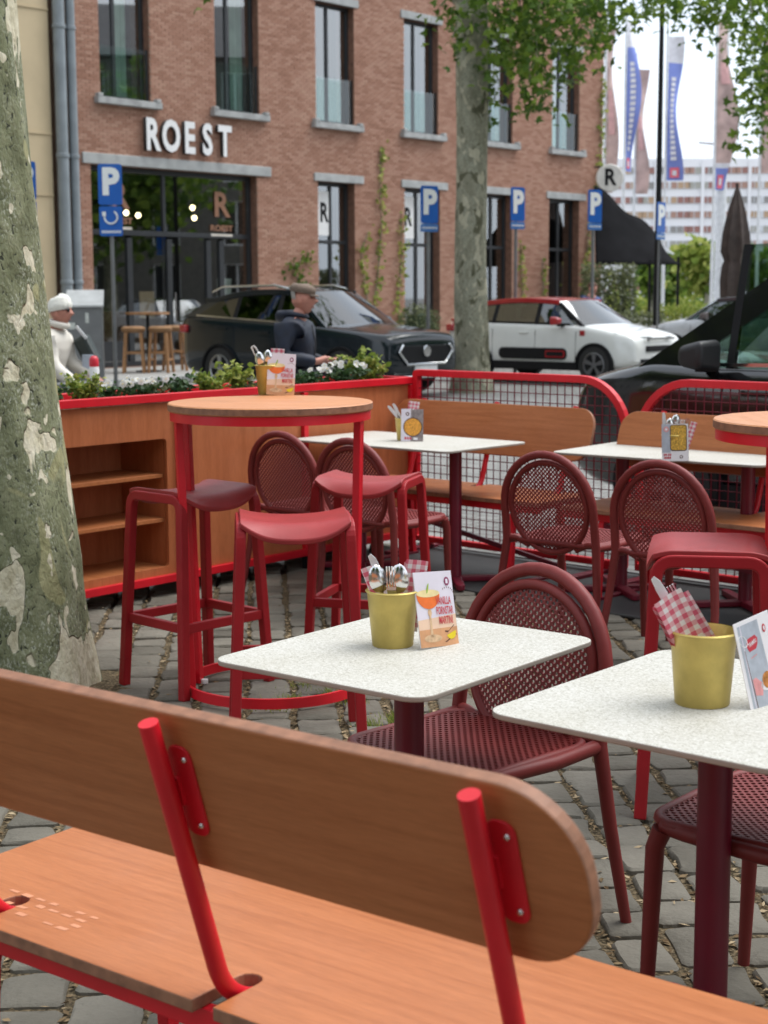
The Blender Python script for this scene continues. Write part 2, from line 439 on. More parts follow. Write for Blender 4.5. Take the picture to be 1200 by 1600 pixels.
# ================================================================== ground
def sett_texture():
    m, n, P = nodes_of('street_setts')
    t = N(n, 'ShaderNodeTexCoord'); mp = N(n, 'ShaderNodeMapping'); mp.inputs['Rotation'].default_value = (0, 0, R(40))
    n.links.new(t.outputs['Object'], mp.inputs['Vector'])
    b = N(n, 'ShaderNodeTexBrick'); b.inputs['Scale'].default_value = 1; b.inputs['Brick Width'].default_value = .2; b.inputs['Row Height'].default_value = .14
    b.inputs['Mortar Size'].default_value = .012; b.inputs['Color1'].default_value = (.19, .188, .18, 1); b.inputs['Color2'].default_value = (.26, .257, .245, 1); b.inputs['Mortar'].default_value = (.12, .112, .10, 1)
    n.links.new(mp.outputs[0], b.inputs['Vector'])
    z = N(n, 'ShaderNodeTexNoise'); z.inputs['Scale'].default_value = .5; z.inputs['Detail'].default_value = 8; n.links.new(t.outputs['Object'], z.inputs['Vector'])
    r = ramp(n, (.3, (.7, .7, .69)), (.7, (1.1, 1.1, 1.09))); n.links.new(z.outputs[0], r.inputs[0])
    mm = N(n, 'ShaderNodeMix', data_type='RGBA', blend_type='MULTIPLY'); mm.inputs[0].default_value = 1
    n.links.new(b.outputs[0], mm.inputs[6]); n.links.new(r.outputs[0], mm.inputs[7]); n.links.new(mm.outputs[2], P.inputs['Base Color'])
    P.inputs['Roughness'].default_value = .8
    bp = N(n, 'ShaderNodeBump'); bp.inputs['Strength'].default_value = .4; bp.inputs['Distance'].default_value = .02; n.links.new(b.outputs[1], bp.inputs['Height']); bp.invert = True
    n.links.new(bp.outputs[0], P.inputs['Normal'])
    return m
SETTS = sett_texture()
g = MB().poly([(-900, -400, -.032), (900, -400, -.032), (900, 1400, -.032), (-900, 1400, -.032)]).build('ground', SETTS)
tag(g, kind='structure')

def bed_mat():
    m, n, P = nodes_of('joint_litter')
    t = N(n, 'ShaderNodeTexCoord')
    z = N(n, 'ShaderNodeTexNoise'); z.inputs['Scale'].default_value = 95; z.inputs['Detail'].default_value = 6; n.links.new(t.outputs['Object'], z.inputs['Vector'])
    r = ramp(n, (.34, (.035, .028, .018)), (.48, (.10, .078, .048)), (.62, (.19, .145, .088)), (.75, (.34, .27, .17))); n.links.new(z.outputs[0], r.inputs[0])
    n.links.new(r.outputs[0], P.inputs['Base Color']); P.inputs['Roughness'].default_value = .95; P.inputs['Specular IOR Level'].default_value = .1
    b = N(n, 'ShaderNodeBump'); b.inputs['Strength'].default_value = .9; b.inputs['Distance'].default_value = .012; n.links.new(z.outputs[0], b.inputs['Height']); n.links.new(b.outputs[0], P.inputs['Normal'])
    return m
BED = bed_mat()
# terrace paving bed: bounded by the planter line and the fence line
F0 = Vector((.17, 9.37, 0)); FD = Vector((.731, -.682, 0)); PD = Vector((-.636, -.772, 0))
bedp = [F0, F0 + FD * 6, F0 + FD * 6 + PD * 8, F0 + FD * 2 + PD * 13, F0 + PD * 13, ]
bed = MB().poly([(p.x, p.y, -.013) for p in bedp]).build('terrace_paving', BED)
tag(bed, kind='structure')

# granite setts -- courses run away from the camera
def sett_shape(L, W, seed, dz=0., tilt=(0, 0)):
    q = random.Random(seed); n = 12
    top = []; bot = []
    cut = .012
    for (sx, sy) in ((1, 1), (-1, 1), (-1, -1), (1, -1)):
        jx, jy = q.uniform(-.011, .004), q.uniform(-.011, .004)
        cx, cy = sx * (W / 2 + jx), sy * (L / 2 + jy)
        a = (cx - sx * cut, cy); b = (cx, cy - sy * cut)
        mid = (cx - sx * (W / 2) + q.uniform(-.008, .008), cy + sy * q.uniform(-.005, .004))
        mid2 = (cx + sx * q.uniform(-.006, .004), cy - sy * L / 2)
        bot += ([b, a, mid] if sx * sy > 0 else [a, b, mid2])
    # order points around
    bot = sorted(set(bot), key=lambda p: math.atan2(p[1] / L, p[0] / W))
    V = [(x, y, -.03) for x, y in bot] + [(x * .985, y * .985, -.006 + dz) for x, y in bot] + \
        [(x * .90, y * .90, dz + tilt[0] * x + tilt[1] * y + q.uniform(-.0022, .0018)) for x, y in bot] + [(0, 0, dz + .002 + q.uniform(-.002, .002))]
    n = len(bot); F = []
    for i in range(n):
        k = (i + 1) % n
        F += [(i, k, n + k, n + i), (n + i, n + k, 2 * n + k, 2 * n + i), (2 * n + i, 2 * n + k, 3 * n)]
    return V, F
CA = R(4.3)
def crot(x, y): return (x * math.cos(CA) - y * math.sin(CA), x * math.sin(CA) + y * math.cos(CA))
NF = Vector((-FD.y, FD.x, 0)); NP = Vector((PD.y, -PD.x, 0))   # outward from terrace
stones = []
x = -5.0
while x < 5.6:
    wd = rnd.uniform(.125, .165)
    y = rnd.uniform(.4, .6)
    while y < 11:
        ln = rnd.uniform(.135, .215)
        wx, wy = crot(x + wd / 2, y + ln / 2)
        p = Vector((wx, wy, 0))
        ok = (p - F0).dot(Vector((.682, .731, 0))) < -.02 and (p - F0).dot(Vector((-.772, .636, 0))) < .35
        d_tree = math.hypot(wx + 1.42, wy - 5.95)
        if ok and wy > .9 and abs(wx) < .30 * wy + .75 and d_tree > .42:
            stones.append((wx, wy, ln, wd))
        y += ln + rnd.uniform(.008, .016)
    x += wd + rnd.uniform(.012, .022)
inf = [s for s in stones if abs(s[0]) < .25 * s[1] + .08 and s[1] > 2.9]
inf.sort(key=lambda s: s[1])
solo = set(inf[:300])
vari = []
for k in range(16):
    b = MB(); b.add(*sett_shape(.17, .145, 100 + k, 0, (rnd.uniform(-.02, .02), rnd.uniform(-.02, .02)))); me = b.mesh('sett')
    me.materials.append(COBBLE); me.polygons.foreach_set('use_smooth', [True] * len(me.polygons)); me.set_sharp_from_angle(angle=R(38)); vari.append(me)
rest = MB(); joints = []
for i, s in enumerate(stones):
    dz = rnd.uniform(-.004, .004)
    if s in solo:
        o = bpy.data.objects.new('sett', vari[i % 16]); COL.objects.link(o); o.parent = bed
        o.location = (s[0], s[1], dz); o.rotation_euler = (rnd.uniform(-.01, .01), rnd.uniform(-.01, .01), CA + rnd.choice((0, math.pi)) + rnd.uniform(-.03, .03)); o.scale = (s[3] / .145, s[2] / .17, 1)
    else:
        V, F = sett_shape(s[2], s[3], i, dz, (rnd.uniform(-.02, .02), rnd.uniform(-.02, .02)))
        rest.add([(*(Vector(crot(a, b)) + Vector((s[0], s[1]))), c) for a, b, c in V], F)
o = rest.build('sett_field', COBBLE, bed, smooth=38); tag(o, kind='stuff')
# litter lying in the joints and on the stones
lit = MB()
for s in stones:
    near = s[1] < 7.5
    for k in range(rnd.randint(7, 16) if near else 3):
        if rnd.random() < .86:
            lx = rnd.choice((-1, 1)) * (s[3] / 2 + rnd.uniform(-.002, .016)); ly = rnd.uniform(-.5, .5) * s[2]
        else:
            lx = rnd.uniform(-.5, .5) * s[3]; ly = rnd.choice((-1, 1)) * (s[2] / 2 + rnd.uniform(-.004, .008))
        if rnd.random() < .045: lx, ly = rnd.uniform(-.5, .5) * s[3], rnd.uniform(-.5, .5) * s[2]
        on = abs(lx) < s[3] / 2 - .005 and abs(ly) < s[2] / 2 - .005
        cx, cy = crot(lx, ly); a = rnd.uniform(0, 6.28); l = rnd.uniform(.005, .016); wq = l * rnd.uniform(.2, .55); z = (.0045 if on else rnd.uniform(-.010, -.002))
        ux, uy = math.cos(a), math.sin(a); cx += s[0]; cy += s[1]; h = rnd.uniform(-.004, .004)
        lit.poly([(cx - ux * l, cy - uy * l, z), (cx - uy * wq, cy + ux * wq, z + .003), (cx + ux * l, cy + uy * l, z + .002 + h), (cx + uy * wq, cy - ux * wq, z + .001)])
o = lit.build('leaf_litter', DEBRIS, bed); tag(o, kind='stuff')
# grass and moss tufts in the joints
gr = MB()
for (gx, gy) in ((-.34, 5.75), (-.22, 5.85), (-.12, 5.7), (-.30, 5.95), (.02, 5.45), (.06, 5.5), (-.05, 5.4), (-.4, 5.6), (.12, 5.35), (1.05, 3.6)):
    for k in range(70):
        a = rnd.uniform(0, 6.28); rr = abs(rnd.gauss(0, .045)); bx, by = gx + rr * math.cos(a), gy + rr * math.sin(a) * .6
        h = rnd.uniform(.008, .03); dx, dy = rnd.uniform(-.02, .02), rnd.uniform(-.02, .02); ww = .0015
        gr.poly([(bx - ww, by, -.006), (bx + ww, by, -.006), (bx + dx, by + dy, h)])
o = gr.build('grass_tufts', LEAFV, bed); tag(o, kind='stuff')
# bare soil round the trunk
soil = MB()
ns = 48; rings_ = []
for rr, zz in ((.0, .035), (.3, .03), (.5, .014), (.66, -.002), (.74, -.012)):
    rings_.append([(-1.56 + (rr * .82 * (1 + .08 * math.sin(3 * a) + .05 * math.sin(7 * a + 1))) * math.cos(a), 5.78 + (rr * .9 * (1 + .08 * math.sin(3 * a))) * math.sin(a), zz) for a in [2 * math.pi * i / ns for i in range(ns)]])
soil.ring(rings_, cap=False)
o = soil.build('tree_pit_soil', BED, smooth=60); tag(o, kind='structure')

# pavement in front of the houses
PHI = R(49)
FX = Vector((math.cos(PHI), math.sin(PHI), 0)); FN = Vector((math.sin(PHI), -math.cos(PHI), 0))   # along facade, outward
P0 = Vector((-6.02, 31.0, 0))
def fw(x, out, z=0.): return P0 + FX * x + FN * out + Vector((0, 0, z))
PAVE = mat('pavement_slab', (.30, .295, .28), .8, var=.12, vs_=1.5, bump=.1, bs=8)
pv = MB()
q = [fw(-14, 3.4), fw(34, 3.4), fw(34, -.1), fw(-14, -.1)]
pv.add([(p.x, p.y, -.03) for p in q] + [(p.x, p.y, .09) for p in q], [(0, 1, 5, 4), (1, 2, 6, 5), (2, 3, 7, 6), (3, 0, 4, 7), (4, 5, 6, 7)])
o = pv.build('pavement', PAVE, bevel=.01); tag(o, kind='structure')
kerb = MB()
for i in range(48):
    a, b = fw(-14 + i, 3.52), fw(-14 + i + .985, 3.52)
    c = (a + b) / 2
    kerb.box((c.x, c.y, .035), (.985, .2, .13), Matrix.Rotation(PHI, 3, 'Z'))
o = kerb.build('kerb_stones', STONEW, o, bevel=.012); tag(o, kind='stuff')

# ================================================================== brick building
bld = empty('brick_building', fw(0, 0), 49)          # local x along facade, -y towards the street
tag(bld, 'red brick corner building with dark framed tall windows and white shop letters', 'building')
BL, BH = 18.6, 10.8
UW = [(.75 + 3.075 * i, 1.29) for i in range(6)]
GW = [(6.93, 1.25), (9.98, 1.35), (13.05, 1.3), (16.02, 1.45)]
SHOP = (.45, 5.0)
openings = [(a, a + w_, 5.4, 8.05) for a, w_ in UW] + [(a, a + w_, .3, 4.1) for a, w_ in GW] + [(SHOP[0], SHOP[1], .1, 4.1)]
def wall_mesh(x0, x1, z0, z1, ops, depth):
    b = MB()
    xs = sorted({x0, x1, *[o[0] for o in ops], *[o[1] for o in ops]}); zs = sorted({z0, z1, *[o[2] for o in ops], *[o[3] for o in ops]})
    for i in range(len(xs) - 1):
        for j in range(len(zs) - 1):
            cx, cz = (xs[i] + xs[i + 1]) / 2, (zs[j] + zs[j + 1]) / 2
            if any(o[0] < cx < o[1] and o[2] < cz < o[3] for o in ops): continue
            b.add([(xs[i], 0, zs[j]), (xs[i + 1], 0, zs[j]), (xs[i + 1], 0, zs[j + 1]), (xs[i], 0, zs[j + 1])], [(0, 1, 2, 3)])
    b.rev = []
    for o in ops:
        rv = MB(); b.rev.append(rv)
        c = [(o[0], o[2]), (o[1], o[2]), (o[1], o[3]), (o[0], o[3])]
        for k in range(4):
            p, q_ = c[k], c[(k + 1) % 4]
            rv.add([(p[0], 0, p[1]), (q_[0], 0, q_[1]), (q_[0], depth, q_[1]), (p[0], depth, p[1])], [(3, 2, 1, 0)])
    return b
wallm = wall_mesh(0, BL, 0, BH, openings, .56)
# end wall, rear, roof: a closed volume
wallm.add([(BL, 0, 0), (BL, 9, 0), (BL, 9, BH), (BL, 0, BH)], [(0, 1, 2, 3)])
wallm.add([(0, 0, 0), (0, 9, 0), (0, 9, BH), (0, 0, BH)], [(3, 2, 1, 0)])
wallm.add([(0, 9, 0), (BL, 9, 0), (BL, 9, BH), (0, 9, BH)], [(3, 2, 1, 0)])
wall = wallm.build('wall', MORTAR, bld); [r_.build('reveal', mat('shaded_reveal_brick', (.17, .085, .055), .9, var=.25, vs_=9, bump=.4, bs=18), bld) for r_ in wallm.rev]  # reveal brick painted darker than the facade brick to stand in for shade
roof = MB().box((BL / 2, 4.4, BH + .12), (BL + .5, 9.6, .24)).build('roof', STONEW, bld)
brm = []
for k in range(4):
    b = MB(); j = lambda: rnd.uniform(-.003, .003)
    b.box((0, -.008, 0), (.188 + j(), .02, .050 + j())); me = b.mesh('brick'); me.materials.append(BRICK); brm.append(me)
br = MB(); cand = []
row = 0; z = .04
FOURS = [(1, 0, 4, 5), (0, 2, 6, 4), (3, 1, 5, 7), (0, 1, 3, 2), (4, 6, 7, 5)]
while z < BH - .04:
    x = .0985 if row % 2 else 0.
    x -= .0
    while x < BL:
        a, b_ = x + .004, min(x + .192, BL)
        if row % 2 == 0 and x == 0: pass
        if b_ - a > .04:
            segs = [(a, b_)]
            for o_ in openings:
                if o_[2] - .04 < z < o_[3] + .04 and a < o_[1] and b_ > o_[0]:
                    ns_ = []
                    for (p, q_) in segs:
                        if p < o_[0]: ns_.append((p, min(q_, o_[0])))
                        if q_ > o_[1]: ns_.append((max(p, o_[1]), q_))
                    segs = ns_
            for (p, q_) in segs:
                if q_ - p < .03: continue
                cand.append((p, q_, z))
        x += .197
    row += 1; z += .0605
full = [c for c in cand if abs(c[1] - c[0] - .188) < .001 and 2.9 < c[2] < 7.2]
full.sort(key=lambda c: c[0]); solo_b = set(full[:300])
for i, c in enumerate(cand):
    if c in solo_b:
        o = bpy.data.objects.new('brick', brm[i % 4]); COL.objects.link(o); o.parent = wall; o.location = ((c[0] + c[1]) / 2, rnd.uniform(-.003, .002), c[2])
    else:
        d = -.018 + rnd.uniform(-.003, .003); h = .0255 + rnd.uniform(-.001, .001)
        br.add([(c[0], d, c[2] - h), (c[1], d, c[2] - h), (c[1], d, c[2] + h), (c[0], d, c[2] + h), (c[0], .0, c[2] - h), (c[1], .0, c[2] - h), (c[1], .0, c[2] + h), (c[0], .0, c[2] + h)],
               [(0, 1, 2, 3), (4, 5, 1, 0), (3, 2, 6, 7), (0, 3, 7, 4), (2, 1, 5, 6)])
o = br.build('brick_courses', BRICK, wall); tag(o, kind='stuff')
# string line of the right corner
GREYF = mat('lintel_concrete', (.36, .37, .365), .75, var=.18, vs_=4, bump=.15, bs=20)
for a, w_ in UW:
    MB().box((a + w_ / 2 + .02, .02, 5.335), (w_ + .36, .34, .13)).build('window_sill', STONEW, bld, bevel=.012)
    MB().box((a - .1, -.10, 5.43), (.12, .12, .07)).build('sill_stop', STONEW, bld, bevel=.01)
    MB().box((a + w_ + .1, -.10, 5.43), (.12, .12, .07)).build('sill_stop', STONEW, bld, bevel=.01)
    MB().box((a + w_ / 2, .01, 8.14), (w_ + .28, .12, .18)).build('lintel', GREYF, bld, bevel=.01)
for a, w_ in GW:
    MB().box((a + w_ / 2 + .08, .01, 4.19), (w_ + .42, .12, .18)).build('lintel', GREYF, bld, bevel=.01)
    MB().box((a + w_ / 2, .05, .25), (w_ + .2, .3, .1)).build('window_sill', STONEW, bld, bevel=.01)
MB().box(((SHOP[0] + SHOP[1]) / 2 + .1, .01, 4.21), (SHOP[1] - SHOP[0] + .62, .14, .21)).build('shop_lintel', GREYF, bld, bevel=.012)
CURT = mat('curtain_pale_green', (.42, .56, .48), .85, var=.12, vs_=3)
CURTW = mat('curtain_white', (.75, .77, .78), .85, var=.06, vs_=3)
def frame_mb(x0, x1, z0, z1, y, t=.07, mull=(), tr=()):
    b = MB(); d = .07
    b.box(((x0 + x1) / 2, y, z0 + t / 2), (x1 - x0, d, t)); b.box(((x0 + x1) / 2, y, z1 - t / 2), (x1 - x0, d, t))
    b.box((x0 + t / 2, y, (z0 + z1) / 2), (t, d, z1 - z0 - 2 * t)); b.box((x1 - t / 2, y, (z0 + z1) / 2), (t, d, z1 - z0 - 2 * t))
    for m_ in mull: b.box((m_, y, (z0 + z1) / 2), (t * 1.1, d * .9, z1 - z0 - 2 * t))
    for q_ in tr: b.box(((x0 + x1) / 2, y, q_), (x1 - x0 - 2 * t, d * .85, t))
    return b
def pane(x0, x1, z0, z1, y, par, m=None, nm='pane'):
    return MB().poly([(x0, y, z0), (x1, y, z0), (x1, y, z1), (x0, y, z1)]).build(nm, m or GLASS, par)
def drape(x0, x1, z0, z1, y, par, m):
    b = MB(); n = 40; top = []; bot = []
    V = []
    for i in range(n + 1):
        t = i / n; yy = y + .03 * math.sin(t * (x1 - x0) * 34) + .012 * math.sin(t * 61)
        V += [(x0 + (x1 - x0) * t, yy, z0), (x0 + (x1 - x0) * t, yy, z1)]
    b.add(V, [(2 * i, 2 * i + 2, 2 * i + 3, 2 * i + 1) for i in range(n)])
    return b.build('curtain', m, par, smooth=80)
for i, (a, w_) in enumerate(UW):
    mu = a + w_ * (.40 if i < 2 else .44)
    f = frame_mb(a + .005, a + w_ - .005, 5.41, 8.045, .2, .07, (mu,)).build('window', CHAR, bld, bevel=.004)
    pane(a + .075, mu - .04, 5.48, 7.975, .2, f); pane(mu + .04, a + w_ - .075, 5.48, 7.975, .2, f)
    if i < 2: drape(mu + .15 + .2 * i, a + w_ - .1 - .12 * (1 - i), 5.45, 8.0, .45, f, CURT)
    if i >= 4: drape(a + .08, mu + .3, 5.45, 8.0, .45, f, CURTW)
    MB().poly([(a + .03, .06, 5.44), (a + w_ - .03, .06, 5.44), (a + w_ - .03, .06, 6.42), (a + .03, .06, 6.42)]).build('glass_balustrade', CLEAR, bld)
    MB().box((a + w_ - .03, .06, 5.93), (.03, .04, 1.0)).build('balustrade_channel', CHAR, bld)
for i, (a, w_) in enumerate(GW):
    f = frame_mb(a + .005, a + w_ - .005, .305, 4.095, .24, .08, (a + w_ * .52,), (2.75,)).build('window', CHAR, bld, bevel=.004)
    mu = a + w_ * .52
    for (p, q_) in ((a + .085, mu - .045), (mu + .045, a + w_ - .085)):
        pane(p, q_, .385, 2.71, .24, f); pane(p, q_, 2.79, 4.01, .24, f)
# shop front
s0, s1 = SHOP
f = frame_mb(s0 + .005, s1 - .005, .105, 4.095, .22, .1, (), (2.8,)).build('shop_front', CHAR, bld, bevel=.004)
for mx_ in (1.55, 2.62, 3.72, 4.1): MB().box((mx_, .22, 1.45), (.13, .09, 2.5)).build('mullion', CHAR, f)
MB().box((2.5, .22, 3.42), (.07, .08, 1.14)).build('mullion', CHAR, f)
MB().box((1.0, .22, .42), (.9, .05, .4)).build('kick_panel', CHAR, f); MB().box((4.55, .22, .42), (.75, .05, .4)).build('kick_panel', CHAR, f)
for (p, q_) in ((.56, 1.48), (1.62, 2.55), (2.69, 3.65), (3.79, 4.03), (4.17, 4.89)): pane(p, q_, .21, 2.74, .22, f)
for (p, q_) in ((.56, 2.46), (2.54, 4.89)): pane(p, q_, 2.86, 3.99, .22, f)
MB().tube([(2.72, .14, .9), (2.72, .14, 1.6)], .015, 8).build('door_handle', STEEL, f)
# rooms behind the glass
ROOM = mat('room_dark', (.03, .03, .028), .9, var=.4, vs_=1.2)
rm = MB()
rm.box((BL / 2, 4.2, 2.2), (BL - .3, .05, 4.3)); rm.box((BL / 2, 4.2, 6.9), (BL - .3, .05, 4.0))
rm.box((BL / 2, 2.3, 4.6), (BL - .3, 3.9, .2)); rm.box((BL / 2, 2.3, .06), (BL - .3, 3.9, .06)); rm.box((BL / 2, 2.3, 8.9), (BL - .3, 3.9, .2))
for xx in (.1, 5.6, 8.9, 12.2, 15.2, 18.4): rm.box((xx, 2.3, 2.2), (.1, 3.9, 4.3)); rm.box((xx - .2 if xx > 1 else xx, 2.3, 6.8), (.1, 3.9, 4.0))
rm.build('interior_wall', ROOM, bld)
BARW = mat('bar_wood', (.20, .10, .05), .6)
MB().box((3.2, 2.6, .65), (3.0, .6, 1.1)).build('bar_counter', BARW, bld); MB().box((1.3, 3.2, 1.2), (.7, .4, 2.2)).build('wine_shelf', BARW, bld)
MB().box((2.2, .45, 1.35), (.4, .02, .55)).build('menu_board', mat('kraft', (.35, .24, .14), .8), bld); MB().box((4.45, .5, 1.5), (.42, .02, .8)).build('menu_board', mat('grey_poster', (.42, .45, .42), .8), bld)
for (lx, ly, lz) in ((.62, 1.3, 3.55), (1.45, 1.6, 3.62), (2.5, 1.4, 3.28), (3.0, 1.6, 3.25), (4.3, 1.3, 3.45), (4.62, 1.6, 3.25)):
    MB().lathe([(.001, -.06), (.035, -.05), (.058, -.015), (.058, .02), (.035, .055), (.001, .06)], 14, (lx, ly, lz)).build('pendant_lamp', LAMP, bld, smooth=60)
    MB().tube([(lx, ly, lz + .09), (lx, ly, 4.49)], .006, 5).build('lamp_cord', BLACKM, bld)
# printed logos on the glass
LOGO = mat('logo_bronze', (.26, .125, .07), .6); LOGOW = mat('logo_cream', (.6, .55, .48), .6)
def flat_text(txt, size, m, par, loc, bold=.0, sx=1., ext=.002, nm='lettering', rz=0):
    me = text_mesh(txt, size, ext, bold, sx)
    return mk(nm, me, m, par, None, 0, loc, (math.pi / 2, 0, rz))
for lx, lz in ((1.32, 3.45), (4.12, 3.38)):
    flat_text('R', .72, LOGO, bld, (lx, .19, lz + .06), .02, 1.05, nm='window_logo'); flat_text('ROEST', .17, LOGO, bld, (lx, .19, lz - .42), .006, 1.3, nm='window_logo'); MB().box((lx, .19, lz - .56), (.62, .004, .05)).build('window_logo', LOGOW, bld)
for lx in (7.35, 10.35):
    MB().box((lx, .225, 3.4), (.50, .006, 1.0)).build('poster', WHITE, bld); flat_text('R', .6, BLACKM, bld, (lx + .02, .220, 3.4), .02, .75, nm='poster_logo')
# letters over the shop
sg = empty('shop_sign', fw(0, .0, 0), 49)
tag(sg, 'white raised capital letters over the glazed shop front', 'sign')
LET = mat('letter_white', (.78, .78, .78), .4, var=.03); LETS = mat('letter_side', (.05, .05, .05), .5)
for i, ch in enumerate('ROEST'):
    me = text_mesh(ch, .86, .05, .030, .70)
    me.materials.append(LET); me.materials.append(LETS)
    for p_ in me.polygons: p_.material_index = 0 if abs(p_.normal.z) > .7 else 1
    o = mk('letter', me, None, sg, None, 0, (1.95 + .50 * i, -.10, 4.73), (math.pi / 2, 0, 0)); o['label'] = 'white letter ' + ch
    for k in (-1, 1): MB().tube([(1.95 + .5 * i, -.06, 4.73 + .2 * k), (1.95 + .5 * i, .0, 4.73 + .2 * k)], .012, 6).build('standoff', GREYM, sg)
# round projecting sign at the corner
rs = empty('round_sign', fw(18.15, .55, 4.72), 0)
tag(rs, 'round cream projecting sign with dark R at the brick corner', 'sign')
MB().lathe([(.001, -.06), (.36, -.06), (.38, -.04), (.38, .04), (.36, .06), (.001, .06)], 28).build('disc', mat('sign_cream', (.62, .60, .55), .5), rs, smooth=40, rot=(math.pi / 2, 0, 0))
mk('logo', text_mesh('R', .62, .003, .02, .85), BLACKM, rs, None, 0, (0, -.066, 0), (math.pi / 2, 0, 0))
MB().tube([(-.05, .0, .3), (-.42, .1, .3)], .02, 6).build('bracket', BLACKM, rs); MB().tube([(-.05, .0, -.3), (-.42, .1, -.3)], .02, 6).build('bracket', BLACKM, rs)

# ------------------------------------------------------------------ neighbouring beige house
nb = empty('beige_house', fw(-.45, 0), 49)
tag(nb, 'pale beige plastered house beside the brick building', 'building')
PLAST = mat('beige_plaster', (.55, .44, .28), .85, var=.1, vs_=1.2, bump=.1, bs=12)
nops = [(-2.2, -1.15, 5.05, 6.55), (-1.55, -.55, .15, 3.3)]
wm = wall_mesh(-9, 0, 0, BH - .6, nops, .25); wm.add([(0, 0, 0), (0, 9, 0), (0, 9, BH - .6), (0, 0, BH - .6)], [(0, 1, 2, 3)]); wm.add([(-9, 0, 0), (-9, 9, 0), (-9, 9, BH - .6), (-9, 0, BH - .6)], [(3, 2, 1, 0)])
wm.add([(-9, 0, BH - .6), (0, 0, BH - .6), (0, 9, BH - .6), (-9, 9, BH - .6)], [(0, 1, 2, 3)])
wm.build('wall', PLAST, nb); [r_.build('reveal', PLAST, nb) for r_ in wm.rev]
f = frame_mb(-2.195, -1.155, 5.055, 6.545, .15, .07, (-1.67,)).build('window', WHITE, nb); pane(-2.12, -1.7, 5.13, 6.47, .15, f); pane(-1.63, -1.22, 5.13, 6.47, .15, f)
MB().box((-1.67, -.03, 5.0), (1.3, .28, .1)).build('window_sill', STONEW, nb, bevel=.01)
dr = MB().box((-1.05, .18, 1.72), (.98, .06, 3.12)).build('door', mat('door_brown', (.10, .065, .04), .5), nb)
MB().box((-1.05, .145, 2.4), (.6, .02, 1.2)).build('door_panel', mat('door_brown2', (.08, .05, .03), .5), dr); MB().box((-.62, .13, 1.1), (.05, .05, .2)).build('door_handle', STEEL, dr)
for zz in (3.45, 4.6, 6.9, 8.4): MB().box((-4.5, -.012, zz), (9, .02, .03)).build('plaster_band', PLAST, nb)
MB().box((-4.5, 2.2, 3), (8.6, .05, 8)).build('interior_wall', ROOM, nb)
for xx, r_, nm in ((-.30, .115, 'wide grey zinc downpipe beside the beige house'), (-.02, .085, 'slim grey zinc downpipe on the brick corner')):
    dp = empty('downpipe', fw(xx, .13), 49); tag(dp, nm, 'downpipe')
    MB().tube([(0, 0, .12), (0, 0, BH - .7)], r_, 14).build('pipe', PIPE, dp, smooth=60)
    for zz in (1.8, 4.2, 6.6, 9.0): MB().lathe([(r_, zz - .04), (r_ + .018, zz - .03), (r_ + .018, zz + .03), (r_, zz + .04)], 14).build('collar', PIPE, dp, smooth=40)

# ------------------------------------------------------------------ leaves
def leaf5(s, q):
    """lobed plane leaf, folded a little"""
    P = []
    for a, r_ in ((-90, .15), (-40, .55), (-12, .38), (12, .8), (45, .45), (90, 1.0), (135, .45), (168, .8), (192, .38), (220, .55)):
        P.append(Vector((math.cos(R(a)) * r_ * s, math.sin(R(a)) * r_ * s, 0)))
    for p in P: p.z = -abs(p.x) * q.uniform(.1, .5) - .12 * p.y * p.y / s
    return P
def leaf2(s, q, wd=.5):
    P = [Vector((0, -.5 * s, 0)), Vector((wd * .5 * s, -.1 * s, 0)), Vector((wd * .42 * s, .2 * s, -.02 * s)), Vector((0, .5 * s, -.1 * s)), Vector((-wd * .42 * s, .2 * s, -.02 * s)), Vector((-wd * .5 * s, -.1 * s, 0))]
    for p in P: p.z += abs(p.x) * .35
    return P
def put_leaf(b, P, loc, q, droop=.6):
    e = Euler((q.gauss(0, droop), q.gauss(0, droop), q.uniform(0, 6.28))).to_matrix()
    b.poly([e @ p + Vector(loc) for p in P])
def limb(b, p0, p1, r0, r1, bend, q, n=7):
    p0, p1 = Vector(p0), Vector(p1); side = Vector((q.uniform(-1, 1), q.uniform(-1, 1), q.uniform(-.3, .6))) * bend
    pts = [p0.lerp(p1, i / n) + side * math.sin(math.pi * i / n) for i in range(n + 1)]
    b.tube(pts, [r0 + (r1 - r0) * i / n for i in range(n + 1)], 8); return pts

# ------------------------------------------------------------------ plane tree in the foreground
def trunk(prof, n=56, seed=3, lump=.02):
    q = random.Random(seed); ph = [q.uniform(0, 6.28) for _ in range(12)]
    rings = []
    for (cx, cy, z, r_) in prof:
        ring = []
        for j in range(n):
            a = 2 * math.pi * j / n
            d = lump * (math.sin(2 * a + ph[0] + z * .7) + .6 * math.sin(3 * a + ph[1] - z * 1.3) + .35 * math.sin(5 * a + ph[2] + z * 2.1) + .2 * math.sin(9 * a + ph[3] + z * 5) + .15 * math.sin(13 * a + z * 9 + ph[4]))
            flare = .05 * max(0, .35 - z) * (1 + math.sin(5 * a + ph[5])) if lump < .05 else 0
            rr = r_ + d + flare
            ring.append((cx + rr * math.cos(a), cy + rr * math.sin(a), z))
        rings.append(ring)
    return MB().ring(rings)
def interp(keys, z):
    for (a, b) in zip(keys, keys[1:]):
        if a[0] <= z <= b[0]:
            t = (z - a[0]) / (b[0] - a[0]); return [u + (v - u) * t for u, v in zip(a[1:], b[1:])]
    return keys[-1][1:]
t1 = empty('plane_tree', (-1.42, 5.95, 0))
tag(t1, 'thick mottled plane tree trunk in bare soil beside the shelf planter', 'tree')
K1 = [(-.1, -.01, 0, .318), (.15, -.015, 0, .306), (.5, -.03, 0, .30), (1.0, -.085, 0, .292), (1.5, -.13, 0, .285), (2.2, -.17, 0, .27), (3.2, -.22, 0, .25), (5.2, -.3, 0, .2)]
prof = []
z = -.1
